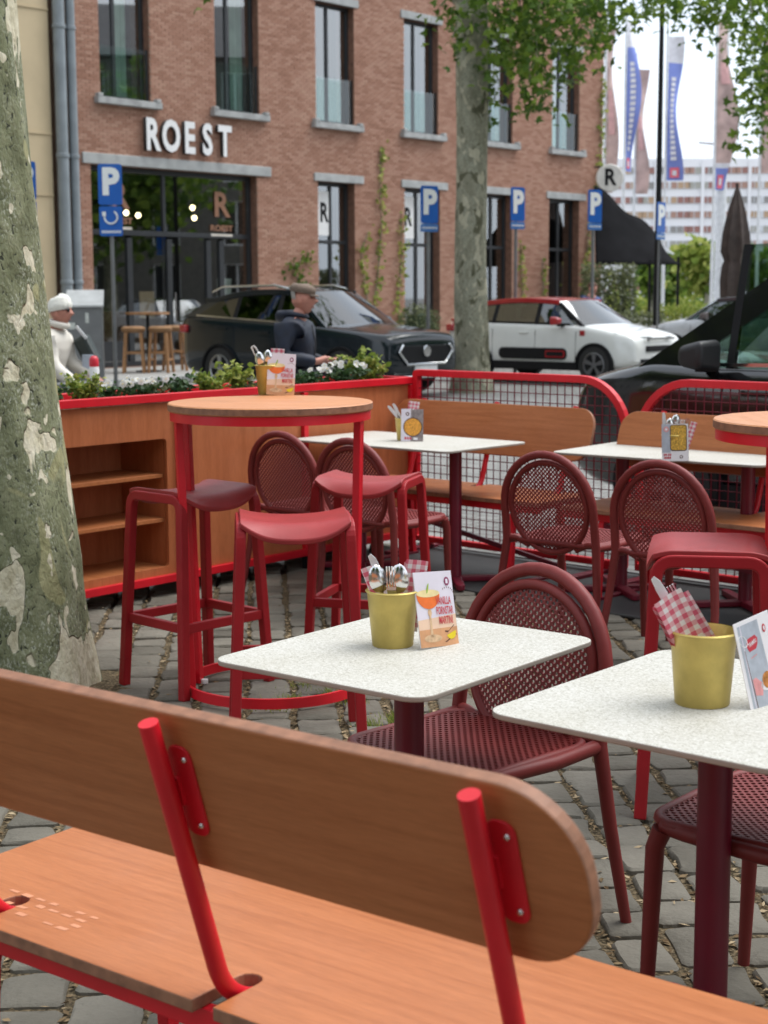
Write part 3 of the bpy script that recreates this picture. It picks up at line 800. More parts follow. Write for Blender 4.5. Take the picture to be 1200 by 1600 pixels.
while z <= 5.2:
    c = interp(K1, z); prof.append((c[0], c[1], z, c[2])); z += .06
trunk(prof, 72, 5, .012).build('trunk', BARK, t1, smooth=80)
lb = MB(); q1 = random.Random(21); cr1 = MB()
for k in range(9):
    a = k * 2.4; e = Vector((-.3 + math.cos(a) * q1.uniform(1.5, 3.2), math.sin(a) * q1.uniform(1.5, 3.2), q1.uniform(6.2, 8.5)))
    pts = limb(lb, (-.28, 0, q1.uniform(4.2, 5.1)), e, .11, .03, .5, q1)
    for p in pts[3:]:
        for m_ in range(55):
            d = Vector((q1.gauss(0, .5), q1.gauss(0, .5), q1.gauss(0, .4)))
            put_leaf(cr1, leaf5(q1.uniform(.07, .11), q1), p + d, q1)
lb.build('limbs', BARK, t1, smooth=60); cr1.build('crown', LEAF, t1)

# ------------------------------------------------------------------ plane tree beyond the parked car
t2 = empty('plane_tree', (1.40, 25.2, 0))
tag(t2, 'slim pale plane tree trunk standing between the parked dark and white cars', 'tree')
K2 = [(-.1, .0, 0, .36), (.4, .0, 0, .285), (2.0, -.0, 0, .265), (4.2, .02, 0, .25), (5.2, .0, 0, .25), (7.5, -.04, 0, .22), (9, 0, 0, .16)]
prof = []; z = -.1
while z <= 9: c = interp(K2, z); prof.append((c[0], c[1], z, c[2])); z += .15
trunk(prof, 40, 9, .016).build('trunk', BARK2, t2, smooth=80)
q2 = random.Random(4); lb = MB(); cr2 = MB()
def at25(px, py, Y): return Vector(((px - 600) / 2473 * Y - 1.40, Y - 25.2, 1.5 + (463 - py) / 2430 * Y))
clus = []
for (px, py, r_, n_) in ((705, 45, .35, 26), (712, 95, .2, 8), (765, 30, .6, 70), (800, 25, .7, 90), (840, 30, .8, 110), (880, 20, .8, 100), (920, 25, .6, 60), (780, 85, .5, 60), (815, 95, .55, 60), (850, 70, .6, 70), (890, 60, .55, 50),
                         (770, 130, .3, 20), (830, 125, .3, 25), (820, 160, .35, 30), (850, 175, .28, 18), (895, 110, .35, 26), (880, 140, .25, 14), (925, 90, .3, 16), (940, 60, .3, 18), (940, 25, .5, 40), (975, 15, .4, 26), (1000, 30, .3, 14), (990, 55, .18, 6), (1030, 12, .4, 30), (1033, 48, .2, 8),
                         (1060, 10, .5, 45), (1090, 30, .45, 40), (1095, 52, .25, 10), (1120, 12, .5, 45), (1150, 20, .6, 70), (1185, 30, .7, 90), (1180, 80, .5, 50), (1195, 110, .4, 40), (1170, 130, .35, 26), (1190, 165, .4, 36), (1165, 190, .3, 20), (1185, 215, .35, 24), (1150, 235, .2, 9), (1150, 75, .3, 18), (1215, 60, .9, 90), (1225, 150, .7, 70),
                         (775, 165, .15, 6), (762, 200, .15, 5), (325, 2, .3, 22), (340, 10, .15, 8)):
    clus.append((at25(px, py, 25.2 + q2.uniform(-1.4, 1.4)), r_, n_))
for c, r_, n_ in clus:
    for k in range(int(n_ * 2.0)):
        d = Vector((q2.gauss(0, r_ * .55), q2.gauss(0, r_ * .9), q2.gauss(0, r_ * .5)))
        put_leaf(cr2, leaf5(q2.uniform(.08, .135), q2), c + d, q2, .75)
    if n_ > 40:
        lb.tube([c + Vector((0, 0, -.1)), c * .97 + Vector((0, 0, .5)), c * .92 + Vector((0, 0, 1.6)), Vector((c.x * .7, c.y * .7, 8.2))], [.006, .010, .018, .04], 6)
    else:
        lb.tube([c, c + Vector((q2.uniform(-.08, .08), 0, .2)), c + Vector((q2.uniform(-.15, .15), .1, .42))], [.004, .006, .009], 5)
for k in range(11):
    a = k * 2.4; e = Vector((.6 + math.cos(a) * q2.uniform(2.2, 4.6), math.sin(a) * q2.uniform(2, 4.2), q2.uniform(7.6, 11)))
    pts = limb(lb, (0, 0, q2.uniform(5.6, 8.8)), e, .1, .03, .5, q2)
    for p in pts[2:]:
        for m_ in range(60):
            d = Vector((q2.gauss(0, .75), q2.gauss(0, .75), abs(q2.gauss(0, .6))))
            if (p + d).z > 6.9: put_leaf(cr2, leaf5(q2.uniform(.09, .15), q2), p + d, q2, .75)
lb.build('limbs', BARK2, t2, smooth=60); cr2.build('crown', LEAF, t2)
# unseen houses and trees added round the viewpoint to darken reflections and low skylight
def unseen_house(x, y, rz, w_, h, m, label, cols=4, floors=3):  # house out of view, added for darker reflections and contrast
    e = empty('unseen_house', (x, y, 0), rz); tag(e, label, 'building')
    ops = []
    for f_ in range(floors):
        for c in range(cols):
            cx = w_ * (c + .5) / cols; zz = .5 + f_ * (h - .8) / floors; ops.append((cx - .6, cx + .6, zz + .5, zz + 2.5))
    wm = wall_mesh(0, w_, 0, h, ops, .25)
    wm.add([(0, 0, 0), (0, 9, 0), (0, 9, h), (0, 0, h)], [(3, 2, 1, 0)]); wm.add([(w_, 0, 0), (w_, 9, 0), (w_, 9, h), (w_, 0, h)], [(0, 1, 2, 3)]); wm.add([(0, 9, 0), (w_, 9, 0), (w_, 9, h), (0, 9, h)], [(3, 2, 1, 0)])
    wm.build('wall', m, e); [r_.build('reveal', m, e) for r_ in wm.rev]
    MB().add([(-.2, -.3, h), (w_ + .2, -.3, h), (w_ + .2, 4.5, h + 3), (-.2, 4.5, h + 3), (-.2, 9.3, h), (w_ + .2, 9.3, h)], [(0, 1, 2, 3), (3, 2, 5, 4), (0, 3, 4), (1, 5, 2), (0, 4, 5, 1)]).build('roof', mat('slate_roof', (.05, .05, .055), .7, var=.3, vs_=2), e)
    for o_ in ops:
        f_ = frame_mb(o_[0], o_[1], o_[2], o_[3], .2, .07, ((o_[0] + o_[1]) / 2,)).build('window', WHITE, e); MB().poly([(o_[0], .2, o_[2]), (o_[1], .2, o_[2]), (o_[1], .2, o_[3]), (o_[0], .2, o_[3])]).build('pane', mat('dark_pane', (.02, .022, .024), .08), f_)
BRK2 = mat('brick_dull', (.13, .12, .105), .9, var=.2, vs_=4); PLA2 = mat('plaster_grey', (.25, .25, .24), .9, var=.1, vs_=1)  # added houses kept dull and grey so the cars mirror less brown
unseen_house(-26, -14, 180, 13, 10, BRK2, 'unseen dull brick house added behind the terrace at the far end'); bpy.data.objects['unseen_house'].location = (-13, -16, 0)
unseen_house(0.2, -16, 180, 13, 11, PLA2, 'unseen grey plastered house added behind the terrace'); unseen_house(13.4, -16, 180, 13, 10, BRK2, 'unseen dull brick house added behind the terrace near the square')
p_ = fw(-9.6, 0); unseen_house(*(p_ - FX * 13)[:2], 49, 13, 10.5, BRK2, 'unseen dull brick house added next to the beige house'); unseen_house(*(p_ - FX * 26.2)[:2], 49, 13, 11, PLA2, 'unseen grey plastered house added further down the street')
for i, (hx, hy, m_, l_) in enumerate(((34, 38, BRK2, 'unseen dull brick house added across the square for the shop reflections'), (34, 22, PLA2, 'unseen grey plastered house added across the square near the corner'), (34, 6, BRK2, 'unseen dull brick house added on the near corner of the square'))):
    unseen_house(hx, hy, 270, 15.8, 12, m_, l_, 5, 4)
def unseen_shade_tree(tx, ty, lab, seed, n_=34, r_=3.6, z0=4.4, z1=9.5, cl=.7):  # tree out of view, added to block low light and darken reflections
    t = empty('plane_tree', (tx, ty, 0)); tag(t, lab, 'tree')
    q3 = random.Random(seed); trunk([(0, 0, z * .5 - .1, .3 - .012 * z) for z in range(14)], 24, seed, .02).build('trunk', BARK2, t, smooth=80)
    lb = MB(); cr3 = MB()
    for k in range(14):
        a = k * 2.4; rr = q3.uniform(.35, 1) * r_; e = Vector((math.cos(a) * rr, math.sin(a) * rr, q3.uniform(z0, z1)))
        pts = limb(lb, (0, 0, q3.uniform(3.2, 6)), e, .11, .03, .5, q3)
        for p in pts[2:]:
            for m_ in range(n_): put_leaf(cr3, leaf2(q3.uniform(.28, .48), q3, .8), p + Vector((q3.gauss(0, cl), q3.gauss(0, cl), q3.gauss(0, cl * .8))), q3, .8)
    lb.build('limbs', BARK2, t, smooth=60); cr3.build('crown', LEAF, t)
unseen_shade_tree(4.2, -5.4, 'unseen plane tree added behind the viewpoint to shade the benches', 71, 52, 3.8, 3.3, 9); unseen_shade_tree(-5.2, -5.2, 'unseen plane tree added for shade behind the viewpoint near the houses', 72, 52, 3.8, 3.3, 9); unseen_shade_tree(9.5, 4.5, 'unseen plane tree added on the street side of the terrace', 73); unseen_shade_tree(-9.5, 7, 'unseen plane tree added on the pavement side of the terrace', 74)
unseen_shade_tree(-11.5, 25.0, 'unseen plane tree added on the pavement to darken the car reflections', 79, 60, 3.4, 1.6, 8, .8); unseen_shade_tree(13, 16, 'unseen plane tree added on the parking strip beyond the terrace', 75, 40); unseen_shade_tree(25, 31, 'unseen plane tree added before the houses across the square', 76, 50, 4.5, 2.6, 10, .9); unseen_shade_tree(24, 22, 'unseen plane tree added at the near end of the square', 78, 50, 4.5, 2.6, 10, .9)
# ================================================================== planter wall
LP = 3.75
plt = empty('planter_box', F0, -39.5)         # local x towards the terrace, -y along the row
tag(plt, 'long plywood planter box with red steel rails and built in shelf niche', 'planter')
PH = 1.025; PT = .42
UN = [0, .96, 1.90, 2.86, LP]
for k in range(4):
    y0, y1 = -UN[k] - .02, -UN[k + 1] + .02
    if k != 2:
        o = MB().box((-.01, (y0 + y1) / 2, .545), (.018, abs(y1 - y0), .87)).build('side_panel', WOODR, plt, bevel=.002)
    else:                      # shelf niche cut into this unit
        a0, a1, b0, b1 = -1.98, -2.80, .15, .80
        outer = [(y0, .11), (y0, .98), (y1, .98), (y1, .11)]
        inner = [(a0 + p[0] - (a0 - a1) / 2, (b0 + b1) / 2 + p[1]) for p in rrect(a0 - a1, b1 - b0, .02, 3)]
        bm = bmesh.new()
        vo = [bm.verts.new((0, *p)) for p in outer]; vi = [bm.verts.new((0, *p)) for p in inner]
        ed = [bm.edges.new((vo[i], vo[(i + 1) % 4])) for i in range(4)] + [bm.edges.new((vi[i], vi[(i + 1) % len(vi)])) for i in range(len(vi))]
        bmesh.ops.triangle_fill(bm, edges=ed, use_beauty=True)
        r_ = bmesh.ops.extrude_face_region(bm, geom=bm.faces[:]); bmesh.ops.translate(bm, verts=[v for v in r_['geom'] if isinstance(v, bmesh.types.BMVert)], vec=(-.018, 0, 0))
        bmesh.ops.recalc_face_normals(bm, faces=bm.faces)
        me = bpy.data.meshes.new('side_panel'); bm.to_mesh(me); bm.free(); mk('side_panel', me, WOODR, plt)
        n_ = MB()
        n_.box((-.36, (a0 + a1) / 2, .475), (.016, a0 - a1 + .02, .69)).build('niche_back', WOODR, plt)
        MB().box((-.19, a0 + .011, .475), (.33, .016, .69)).build('niche_side', WOODR, plt); MB().box((-.19, a1 - .011, .475), (.33, .016, .69)).build('niche_side', WOODR, plt)
        MB().box((-.19, (a0 + a1) / 2, b1 + .012), (.33, a0 - a1, .016)).build('niche_top', WOODR, plt)
        MB().box((-.185, (a0 + a1) / 2, b0 - .01), (.33, a0 - a1, .018)).build('niche_floor', WOOD, plt)
        for zz in (.385, .61): MB().box((-.19, (a0 + a1) / 2, zz), (.32, a0 - a1 - .004, .02)).build('shelf', WOOD, plt, bevel=.002)
MB().box((-PT, -LP / 2, .53), (.018, LP - .04, .86)).build('rear_panel', WOODR, plt)
MB().box((-PT / 2, -LP / 2, .95), (PT - .05, LP - .08, .02)).build('planting_soil', BED, plt)
for xx in (.0, -PT):
    MB().box((xx + .002, -LP / 2, 1.005), (.04, LP, .04)).build('top_rail', RED, plt, bevel=.003)
    MB().box((xx + .002, -LP / 2, .09), (.04, LP, .04)).build('bottom_rail', RED, plt, bevel=.003)
for yy in (-.02, -LP + .02):
    MB().box((-PT / 2 + .002, yy, 1.005), (PT - .044, .04, .04)).build('end_rail', RED, plt, bevel=.003)
    MB().box((-PT / 2, yy + .004, .545), (PT - .04, .016, .87)).build('end_panel', WOODR, plt)
for k in range(5):
    yy = -min(max(UN[k], .02), LP - .02)
    for xx in (.004, -PT + .0):
        MB().box((xx, yy, .53), (.038, .036, .90)).build('post', RED, plt, bevel=.003)
        MB().box((xx, yy, .035), (.03, .03, .07)).build('foot', BLACKM, plt)

# plants in the planter
def pw(t, off=-.2, z=.955): return F0 + Vector((.772, -.636, 0)) * off + PD * t + Vector((0, 0, z))
STEMM = mat('green_stem', (.10, .16, .05), .7)
def bushlet(name, t, off, h, r_, nl, ls, m, label, cat='plant', flowers=0, seed=0, upr=.4, wd=.6, fm=None):
    h += .04; nl = int(nl * 2.4); ls *= 1.25; r_ *= 1.25
    q = random.Random(900 + seed); base = pw(t, off)
    e = empty(name, base); tag(e, label, cat, 'plants growing in the planter box')
    st = MB(); lf = MB()
    for k in range(max(6, nl // 12)):
        a = q.uniform(0, 6.28); rr = r_ * q.random() ** .6; tip = Vector((rr * math.cos(a), rr * math.sin(a) * .8, h * q.uniform(.55, 1)))
        mid = tip * .5 + Vector((0, 0, h * .12)); st.tube([(0, 0, 0), mid, tip], [.003, .0025, .0012], 5)
        for m_ in range(12):
            u = q.uniform(.3, 1.02); p = (mid * (1 - u) * 2 if u < .5 else mid.lerp(tip, u * 2 - 1)) if False else Vector((0, 0, 0)).lerp(tip, u) + Vector((0, 0, h * .1 * math.sin(u * 3)))
            put_leaf(lf, leaf2(q.uniform(.7, 1.25) * ls, q, wd), p + Vector((q.gauss(0, ls * .5), q.gauss(0, ls * .5), q.gauss(0, ls * .3))), q, upr + .3)
    st.build('stems', STEMM, e); lf.build('foliage', m, e)
    if flowers:
        for k in range(flowers):
            a = q.uniform(0, 6.28); rr = r_ * q.random() ** .5; p = Vector((rr * math.cos(a), rr * math.sin(a) * .8, h * q.uniform(.9, 1.12)))
            fb = MB(); tilt = Euler((R(55) + q.gauss(0, .3), q.gauss(0, .35), q.gauss(0, .6))).to_matrix()
            for j in range(5):
                aa = j * 1.2566 + .3; c = Vector((math.cos(aa) * .0095, math.sin(aa) * .0095, 0))
                P = [tilt @ (c + Vector((math.cos(b) * .0100, math.sin(b) * .0100, .003 * math.cos(2 * b)))) + p for b in [2 * math.pi * i / 8 for i in range(8)]]
                fb.poly(P)
            f_ = fb.build('flower', PETAL, e)
            MB().lathe([(.001, .003), (.004, .0015), (.001, 0)], 6, p + tilt @ Vector((0, 0, .003))).build('flower_eye', mat('pansy_yellow', (.75, .5, .05), .6), f_)
    return e
bushlet('pansy', .42, -.17, .11, .11, 90, .030, LEAFD, 'white pansies in the planter behind the menu card on the round bar table', 'flowers', 12, 1)
bushlet('pansy', .64, -.22, .09, .10, 70, .030, LEAFD, 'few white pansies in the planter nearest the red corner post', 'flowers', 6, 2)
bushlet('euonymus', .25, -.2, .20, .12, 110, .034, LEAFV, 'tall yellow green shrub at the fence end of the planter', 'plant', 0, 3)
bushlet('euonymus', .10, -.24, .15, .11, 90, .036, LEAFV, 'yellow green shrub beside the red corner post', 'plant', 0, 4)
bushlet('ivy', 1.28, -.19, .16, .08, 60, .034, LEAFV, 'upright ivy sprig in the planter behind the brass bucket', 'plant', 0, 5)
bushlet('euonymus', 1.50, -.16, .12, .09, 100, .026, LEAFV, 'yellow variegated shrub in the planter behind the bar table edge', 'plant', 0, 6)
bushlet('ivy', 1.70, -.2, .10, .09, 60, .030, LEAFD, 'dark green ivy clump between the shrubs', 'plant', 0, 7)
bushlet('pansy', 1.98, -.17, .085, .10, 80, .026, LEAFD, 'white pansies in full bloom above the shelf niche', 'flowers', 14, 8)
bushlet('pansy', 2.17, -.19, .08, .09, 80, .026, LEAFD, 'white pansies beside the variegated shrub above the niche', 'flowers', 9, 9)
bushlet('euonymus', 2.38, -.15, .15, .085, 150, .024, LEAFV, 'rounded yellow variegated shrub spilling over the rail', 'plant', 0, 10)
bushlet('ivy', 2.60, -.17, .08, .10, 110, .026, LEAFD, 'low dark ivy beside the tree trunk', 'plant', 0, 11)
bushlet('ivy', 1.15, -.24, .07, .09, 70, .026, LEAFO, 'grey green trailing plant behind the pansies', 'plant', 0, 12)
bushlet('ivy', .85, -.2, .07, .10, 80, .028, LEAFD, 'low dark ivy in the middle of the planter', 'plant', 0, 13)
bushlet('ivy', 1.85, -.26, .07, .09, 70, .026, LEAFO, 'grey green trailing plant at the rear edge', 'plant', 0, 14)
bushlet('ivy', 2.9, -.2, .1, .13, 110, .03, LEAFD, 'dark ivy in the planter behind the tree trunk', 'plant', 0, 15)

# ================================================================== mesh fences
def fence(t0, L, label, left_round, right_round):
    e = empty('mesh_fence', F0 + FD * t0, -43); tag(e, label, 'fence', 'red mesh fences along the street side')
    H_ = 1.05; B = .06; r_ = .30
    def corner(cx, cz, a0): return [(cx + r_ * math.cos(R(a0 - 90 * i / 10)), 0, cz + r_ * math.sin(R(a0 - 90 * i / 10))) for i in range(11)]
    P = [(0.02, 0, B)]
    P += corner(.02 + r_, H_ - r_, 180) if left_round else [(.02, 0, H_)]
    P += corner(L - r_, H_ - r_, 90) if right_round else [(L, 0, H_)]
    P += [(L, 0, B)]
    if not left_round: P = rounded(P[:3], .012, 2) + P[3:]
    b = MB(); b.sweep(P, [(.02, .02), (-.02, .02), (-.02, -.02), (.02, -.02)], True, (0, 1, 0))
    b.build('frame', RED, e, bevel=.004)
    for xx in (.12, L - .12): MB().box((xx, -.12, .015), (.06, .5, .03)).build('foot_plate', CRIM, e, bevel=.003); MB().box((xx, 0, .045), (.04, .03, .06)).build('foot', RED, e)
    def top(x):
        z = H_
        if left_round and x < .02 + r_: z = H_ - r_ + math.sqrt(max(0, r_ ** 2 - (x - .02 - r_) ** 2))
        if right_round and x > L - r_: z = H_ - r_ + math.sqrt(max(0, r_ ** 2 - (x - L + r_) ** 2))
        return z
    vm = MB().box((0, 0, .5), (.0045, .0045, 1)).mesh('wire'); vm.materials.append(CRIM)
    hm = MB().box((.5, 0, 0), (1, .0045, .0045)).mesh('wire'); hm.materials.append(CRIM)
    x = .055
    while x < L - .01:
        o = bpy.data.objects.new('wire', vm); COL.objects.link(o); o.parent = e; o.location = (x, .003, B); o.scale = (1, 1, top(x) - B); x += .05
    z = B + .05
    while z < H_:
        xa, xb = .03, L - .01
        if z > H_ - r_:
            d = r_ - math.sqrt(max(0, r_ ** 2 - (z - H_ + r_) ** 2))
            if left_round: xa += d
            if right_round: xb -= d
        o = bpy.data.objects.new('wire', hm); COL.objects.link(o); o.parent = e; o.location = (xa, -.002, z); o.scale = (xb - xa, 1, 1); z += .05
    return e
fence(0.02, 1.52, 'red mesh fence panel joined to the planter corner post', False, True)
fence(1.60, 1.9, 'red mesh fence panel beside the black van wheel', True, True)
# dark base mat under the fence benches
bs = empty('base_mat', F0 + FD * 1.75 + Vector((-.682, -.731, 0)) * .42, -43)
MB().box((0, 0, .004), (3.5, .98, .014)).build('mat', mat('dark_rubber', (.035, .037, .037), .55, var=.2, vs_=5), bs, bevel=.004)
MB().box((0, .47, .013), (3.5, .015, .008)).build('mat_edge', GREYM, bs)
tag(bs, 'dark rubber mat under the benches along the red fence', 'mat')

# ================================================================== plywood benches
def bench(name, loc, rz, L, tubes, label, zt=.925, zb=.675, round_r=.115, bl=None):
    e = empty(name, loc, rz); tag(e, label, 'bench', 'red framed plywood benches')
    # seat board with notches for the back tubes (local y = sitting direction)
    nt_ = sorted(tubes); poly = [(-L / 2, .24), (-L / 2, -.24)]
    for tx in nt_:
        w_ = .021; poly += [(tx - w_, -.24)]
        yb = -.115
        poly += [(tx - w_ * math.cos(a), yb - w_ + w_ * math.sin(a) + .0) for a in [math.pi * i / 6 for i in range(7)]]
        poly += [(tx + w_, -.24)]
    poly += [(L / 2, -.24), (L / 2, .24)]
    b = MB(); b.prism(poly, .022, Matrix.Translation((0, 0, .449)))
    o = b.build('seat', WOOD, e, bevel=.0025)
    o.data.materials.append(PLYEDGE)
    for p in o.data.polygons:
        if abs(p.normal.z) < .5: p.material_index = 1
    # backrest board, leaning back
    s0, y0 = zb, -.195 - (zb - .47) / .44 * .135; y1 = -.195 - (zt - .47) / .44 * .135
    lean = math.atan2(y1 - y0, zt - zb); hh = math.hypot(zt - zb, y1 - y0)
    M = Matrix.Translation((0, (y0 + y1) / 2 + .034, (zt + zb) / 2)) @ Matrix.Rotation(-lean, 4, 'X') @ Matrix.Rotation(math.pi / 2, 4, 'X')
    o = MB().prism(rrect(bl or L - .02, hh, round_r, 10), .024, None).build('backrest', WOOD if name == 'plywood_bench' else WOOD, e, bevel=.004)
    o.matrix_local = M
    o.data.materials.append(PLYEDGE)
    for p in o.data.polygons:
        if abs(p.normal.z) < .3: p.material_index = 1
    back = o
    for tx in tubes:
        P = rounded([(tx, .1, .425), (tx, -.135, .425), (tx, -.195, .47), (tx, -.335, .91)], .055, 6)
        tb = MB().tube(P, .0148, 16).build('back_tube', RED, e, smooth=50)
        # mounting plate with screws
        c = Vector((tx + .030, 0, 0)); zc = .80; yc = -.195 - (zc - .47) / .44 * .135 + .0195
        Mp = Matrix.Translation((tx + .019, yc, zc)) @ Matrix.Rotation(math.atan2(.135, .44), 4, 'X') @ Matrix.Rotation(math.pi / 2, 4, 'X')
        pl = MB().prism(rrect(.044, .15, .018, 5), .004).build('bracket', RED, e, bevel=.001); pl.matrix_local = Mp
        for zz in (.055, -.055):
            s_ = MB().lathe([(.001, .0042), (.003, .004), (.0045, .002), (.0045, .0)], 10).build('screw', STEEL, pl, smooth=50); s_.location = (.010, zz, .002)
        w_ = MB().box((-.013, -.0, .004), (.008, .045, .008)).build('weld_tab', RED, pl)
    # steel frame below
    MB().bar([(-L / 2 + .01, -.205, .418), (L / 2 - .01, -.205, .418)], .038, .022).build('front_rail' if False else 'frame_rail', RED, e, bevel=.002)
    MB().bar([(-L / 2 + .01, .20, .418), (L / 2 - .01, .20, .418)], .038, .022).build('frame_rail', RED, e, bevel=.002)
    for tx in (tubes[0], tubes[-1]):
        MB().bar(rounded([(tx, -.23, .0), (tx, -.2, .398), (tx, .2, .398), (tx, .23, .0)], .03, 3), .03, .03, (1, 0, 0)).build('leg_frame', RED, e, bevel=.002)
        MB().box((tx, 0, .012), (.04, .52, .024)).build('foot_bar', CRIM, e, bevel=.002)
    MB().bar([(tubes[0], -.2, .06), (tubes[-1], .2, .38)], .025, .02).build('brace', CRIM, e)
    return e
bench('plywood_bench', (-.130, 2.402, 0), -37, 1.50, (-.54, 0, .54), 'plywood bench with red tubes seen from behind, shoe marks on its seat', bl=1.345)
yo = Vector((-.682, -.731, 0))
bench('plywood_bench', F0 + FD * .755 + yo * .46, 137, 1.44, (-.54, 0, .54), 'plywood bench against the fence beside the planter corner', .905, .63, .10)
bench('plywood_bench', F0 + FD * 2.47 + yo * .46, 137, 1.70, (-.62, 0, .62), 'plywood bench against the fence in front of the black van', .905, .63, .10)

# ================================================================== bistro tables
def ped_table(loc, rz, wx, wy, poles, label, th=.012, h=.735, rr=.05, group='speckled white bistro tables'):
    e = empty('bistro_table', loc, rz); tag(e, label, 'table', group)
    o = MB().prism(rrect(wx, wy, rr, 8), th, Matrix.Translation((0, 0, h - th / 2))).build('tabletop', LAM, e, bevel=.003)
    o.data.materials.append(LAMEDGE)
    for p in o.data.polygons:
        if p.normal.z < .5: p.material_index = 1
    for px_ in poles:
        MB().lathe([(.036, .03), (.033, .05), (.033, h - th - .008)], 28, (px_, 0, 0), True).build('pole', CRIM, e, smooth=50)
        MB().box((px_, 0, h - th - .004), (.24, .24, .008)).build('top_plate', CRIM, e)
        for k in range(4 if len(poles) == 1 else 4):
            a = k * math.pi / 2 + math.pi / 4
            c, s = math.cos(a), math.sin(a)
            M = Matrix.Translation((px_, 0, 0)) @ Matrix.Rotation(a, 4, 'Z')
            poly = [(.02, -.028), (.27, -.022)] + [(.27 + .022 * math.sin(t), -.022 * math.cos(t)) for t in [math.pi * i / 6 for i in range(1, 6)]] + [(.27, .022), (.02, .028)]
            b = MB().prism(poly, .03, Matrix.Translation((0, 0, .027)))
            ob = b.build('base_arm', CRIM, e, bevel=.006); ob.matrix_local = M
    return e
ped_table((.053, 3.364, 0), -38, .565, .675, (0,), 'square white bistro table with the upright cocktail card and cutlery bucket')
ped_table((.632, 2.905, 0), -40, .61, .68, (0,), 'white bistro table with the bucket of chequered napkin rolls')
ped_table((.122, 8.368, 0), -42, 1.12, .68, (-.34, .34), 'long white table in front of the bench by the planter corner')
ped_table((1.47, 7.643, 0), -38, 1.12, .68, (-.34, .34), 'long white table in front of the bench by the black van')

# ================================================================== round bar tables
def bar_table(loc, rz, label):
    e = empty('bar_table', loc, rz); tag(e, label, 'bar table', 'round plywood bar tables')
    h = 1.11; r_ = .385
    o = MB().lathe([(.001, h - .03), (r_ - .004, h - .03), (r_, h - .026), (r_, h - .004), (r_ - .004, h), (.001, h)], 72).build('tabletop', WOODT, e, smooth=40)
    o.data.materials.append(PLYEDGE)
    for p in o.data.polygons:
        if abs(p.normal.z) < .5: p.material_index = 1
    MB().lathe([(r_ - .022, h - .064), (r_ - .008, h - .064), (r_ - .008, h - .031), (r_ - .022, h - .031), (r_ - .022, h - .064)], 72).build('apron_ring', RED, e, smooth=40)
    rb = .345
    MB().lathe([(rb - .012, .012), (rb, .012), (rb, .05), (rb - .012, .05), (rb - .012, .012)], 72).build('foot_ring', RED, e, smooth=40)
    for a in (200, 160, 20, -20):
        c, s = math.cos(R(a)), math.sin(R(a))
        MB().bar([(c * (rb - .02), s * (rb - .02), .0), (c * (r_ - .03), s * (r_ - .03), h - .032)], .028, .034, (c, s, 0)).build('leg', RED, e, bevel=.003)
        MB().lathe([(.001, -.004), (.014, -.004), (.014, .012), (.001, .012)], 10, (c * (rb - .045), s * (rb - .045), .004)).build('glide', WHITE, e)
    return e
bar_table((-.425, 5.90, 0), 0, 'round plywood bar table on a red ring base among the red stools')
bar_table((1.43, 4.93, 0), 90, 'round plywood bar table cut off by the picture edge beside the maroon stool')

# ================================================================== perforated chairs
def perf(inside, pitch, hole, th, fmap, ext):
    b = MB(); n = int(ext / pitch * 1.5) + 1; h = pitch / 2
    c45 = math.sqrt(.5)
    cache = {}
    def key(p, lay):
        k = (round(p[0], 5), round(p[1], 5), lay)
        if k not in cache:
            cache[k] = len(b.v); b.v.append(tuple(fmap(p[0], p[1], (th / 2, -th / 2)[lay])))
        return cache[k]
    for i in range(-n, n + 1):
        for j in range(-n, n + 1):
            s, t = i * pitch, j * pitch
            def rot(a, c_): return ((a - c_) * c45, (a + c_) * c45)
            if not inside(*rot(s, t)): continue
            O = [rot(s + dx * h, t + dy * h) for dx, dy in ((1, 0), (1, 1), (0, 1), (-1, 1), (-1, 0), (-1, -1), (0, -1), (1, -1))]
            I = [rot(s + hole * math.cos(R(45 * k)), t + hole * math.sin(R(45 * k))) for k in range(8)]
            o0 = [key(p, 0) for p in O]; o1 = [key(p, 1) for p in O]; i0 = [key(p, 0) for p in I]; i1 = [key(p, 1) for p in I]
            for k in range(8):
                m_ = (k + 1) % 8
                b.f += [(o0[k], o0[m_], i0[m_], i0[k]), (o1[m_], o1[k], i1[k], i1[m_]), (i0[k], i0[m_], i1[m_], i1[k])]
    return b
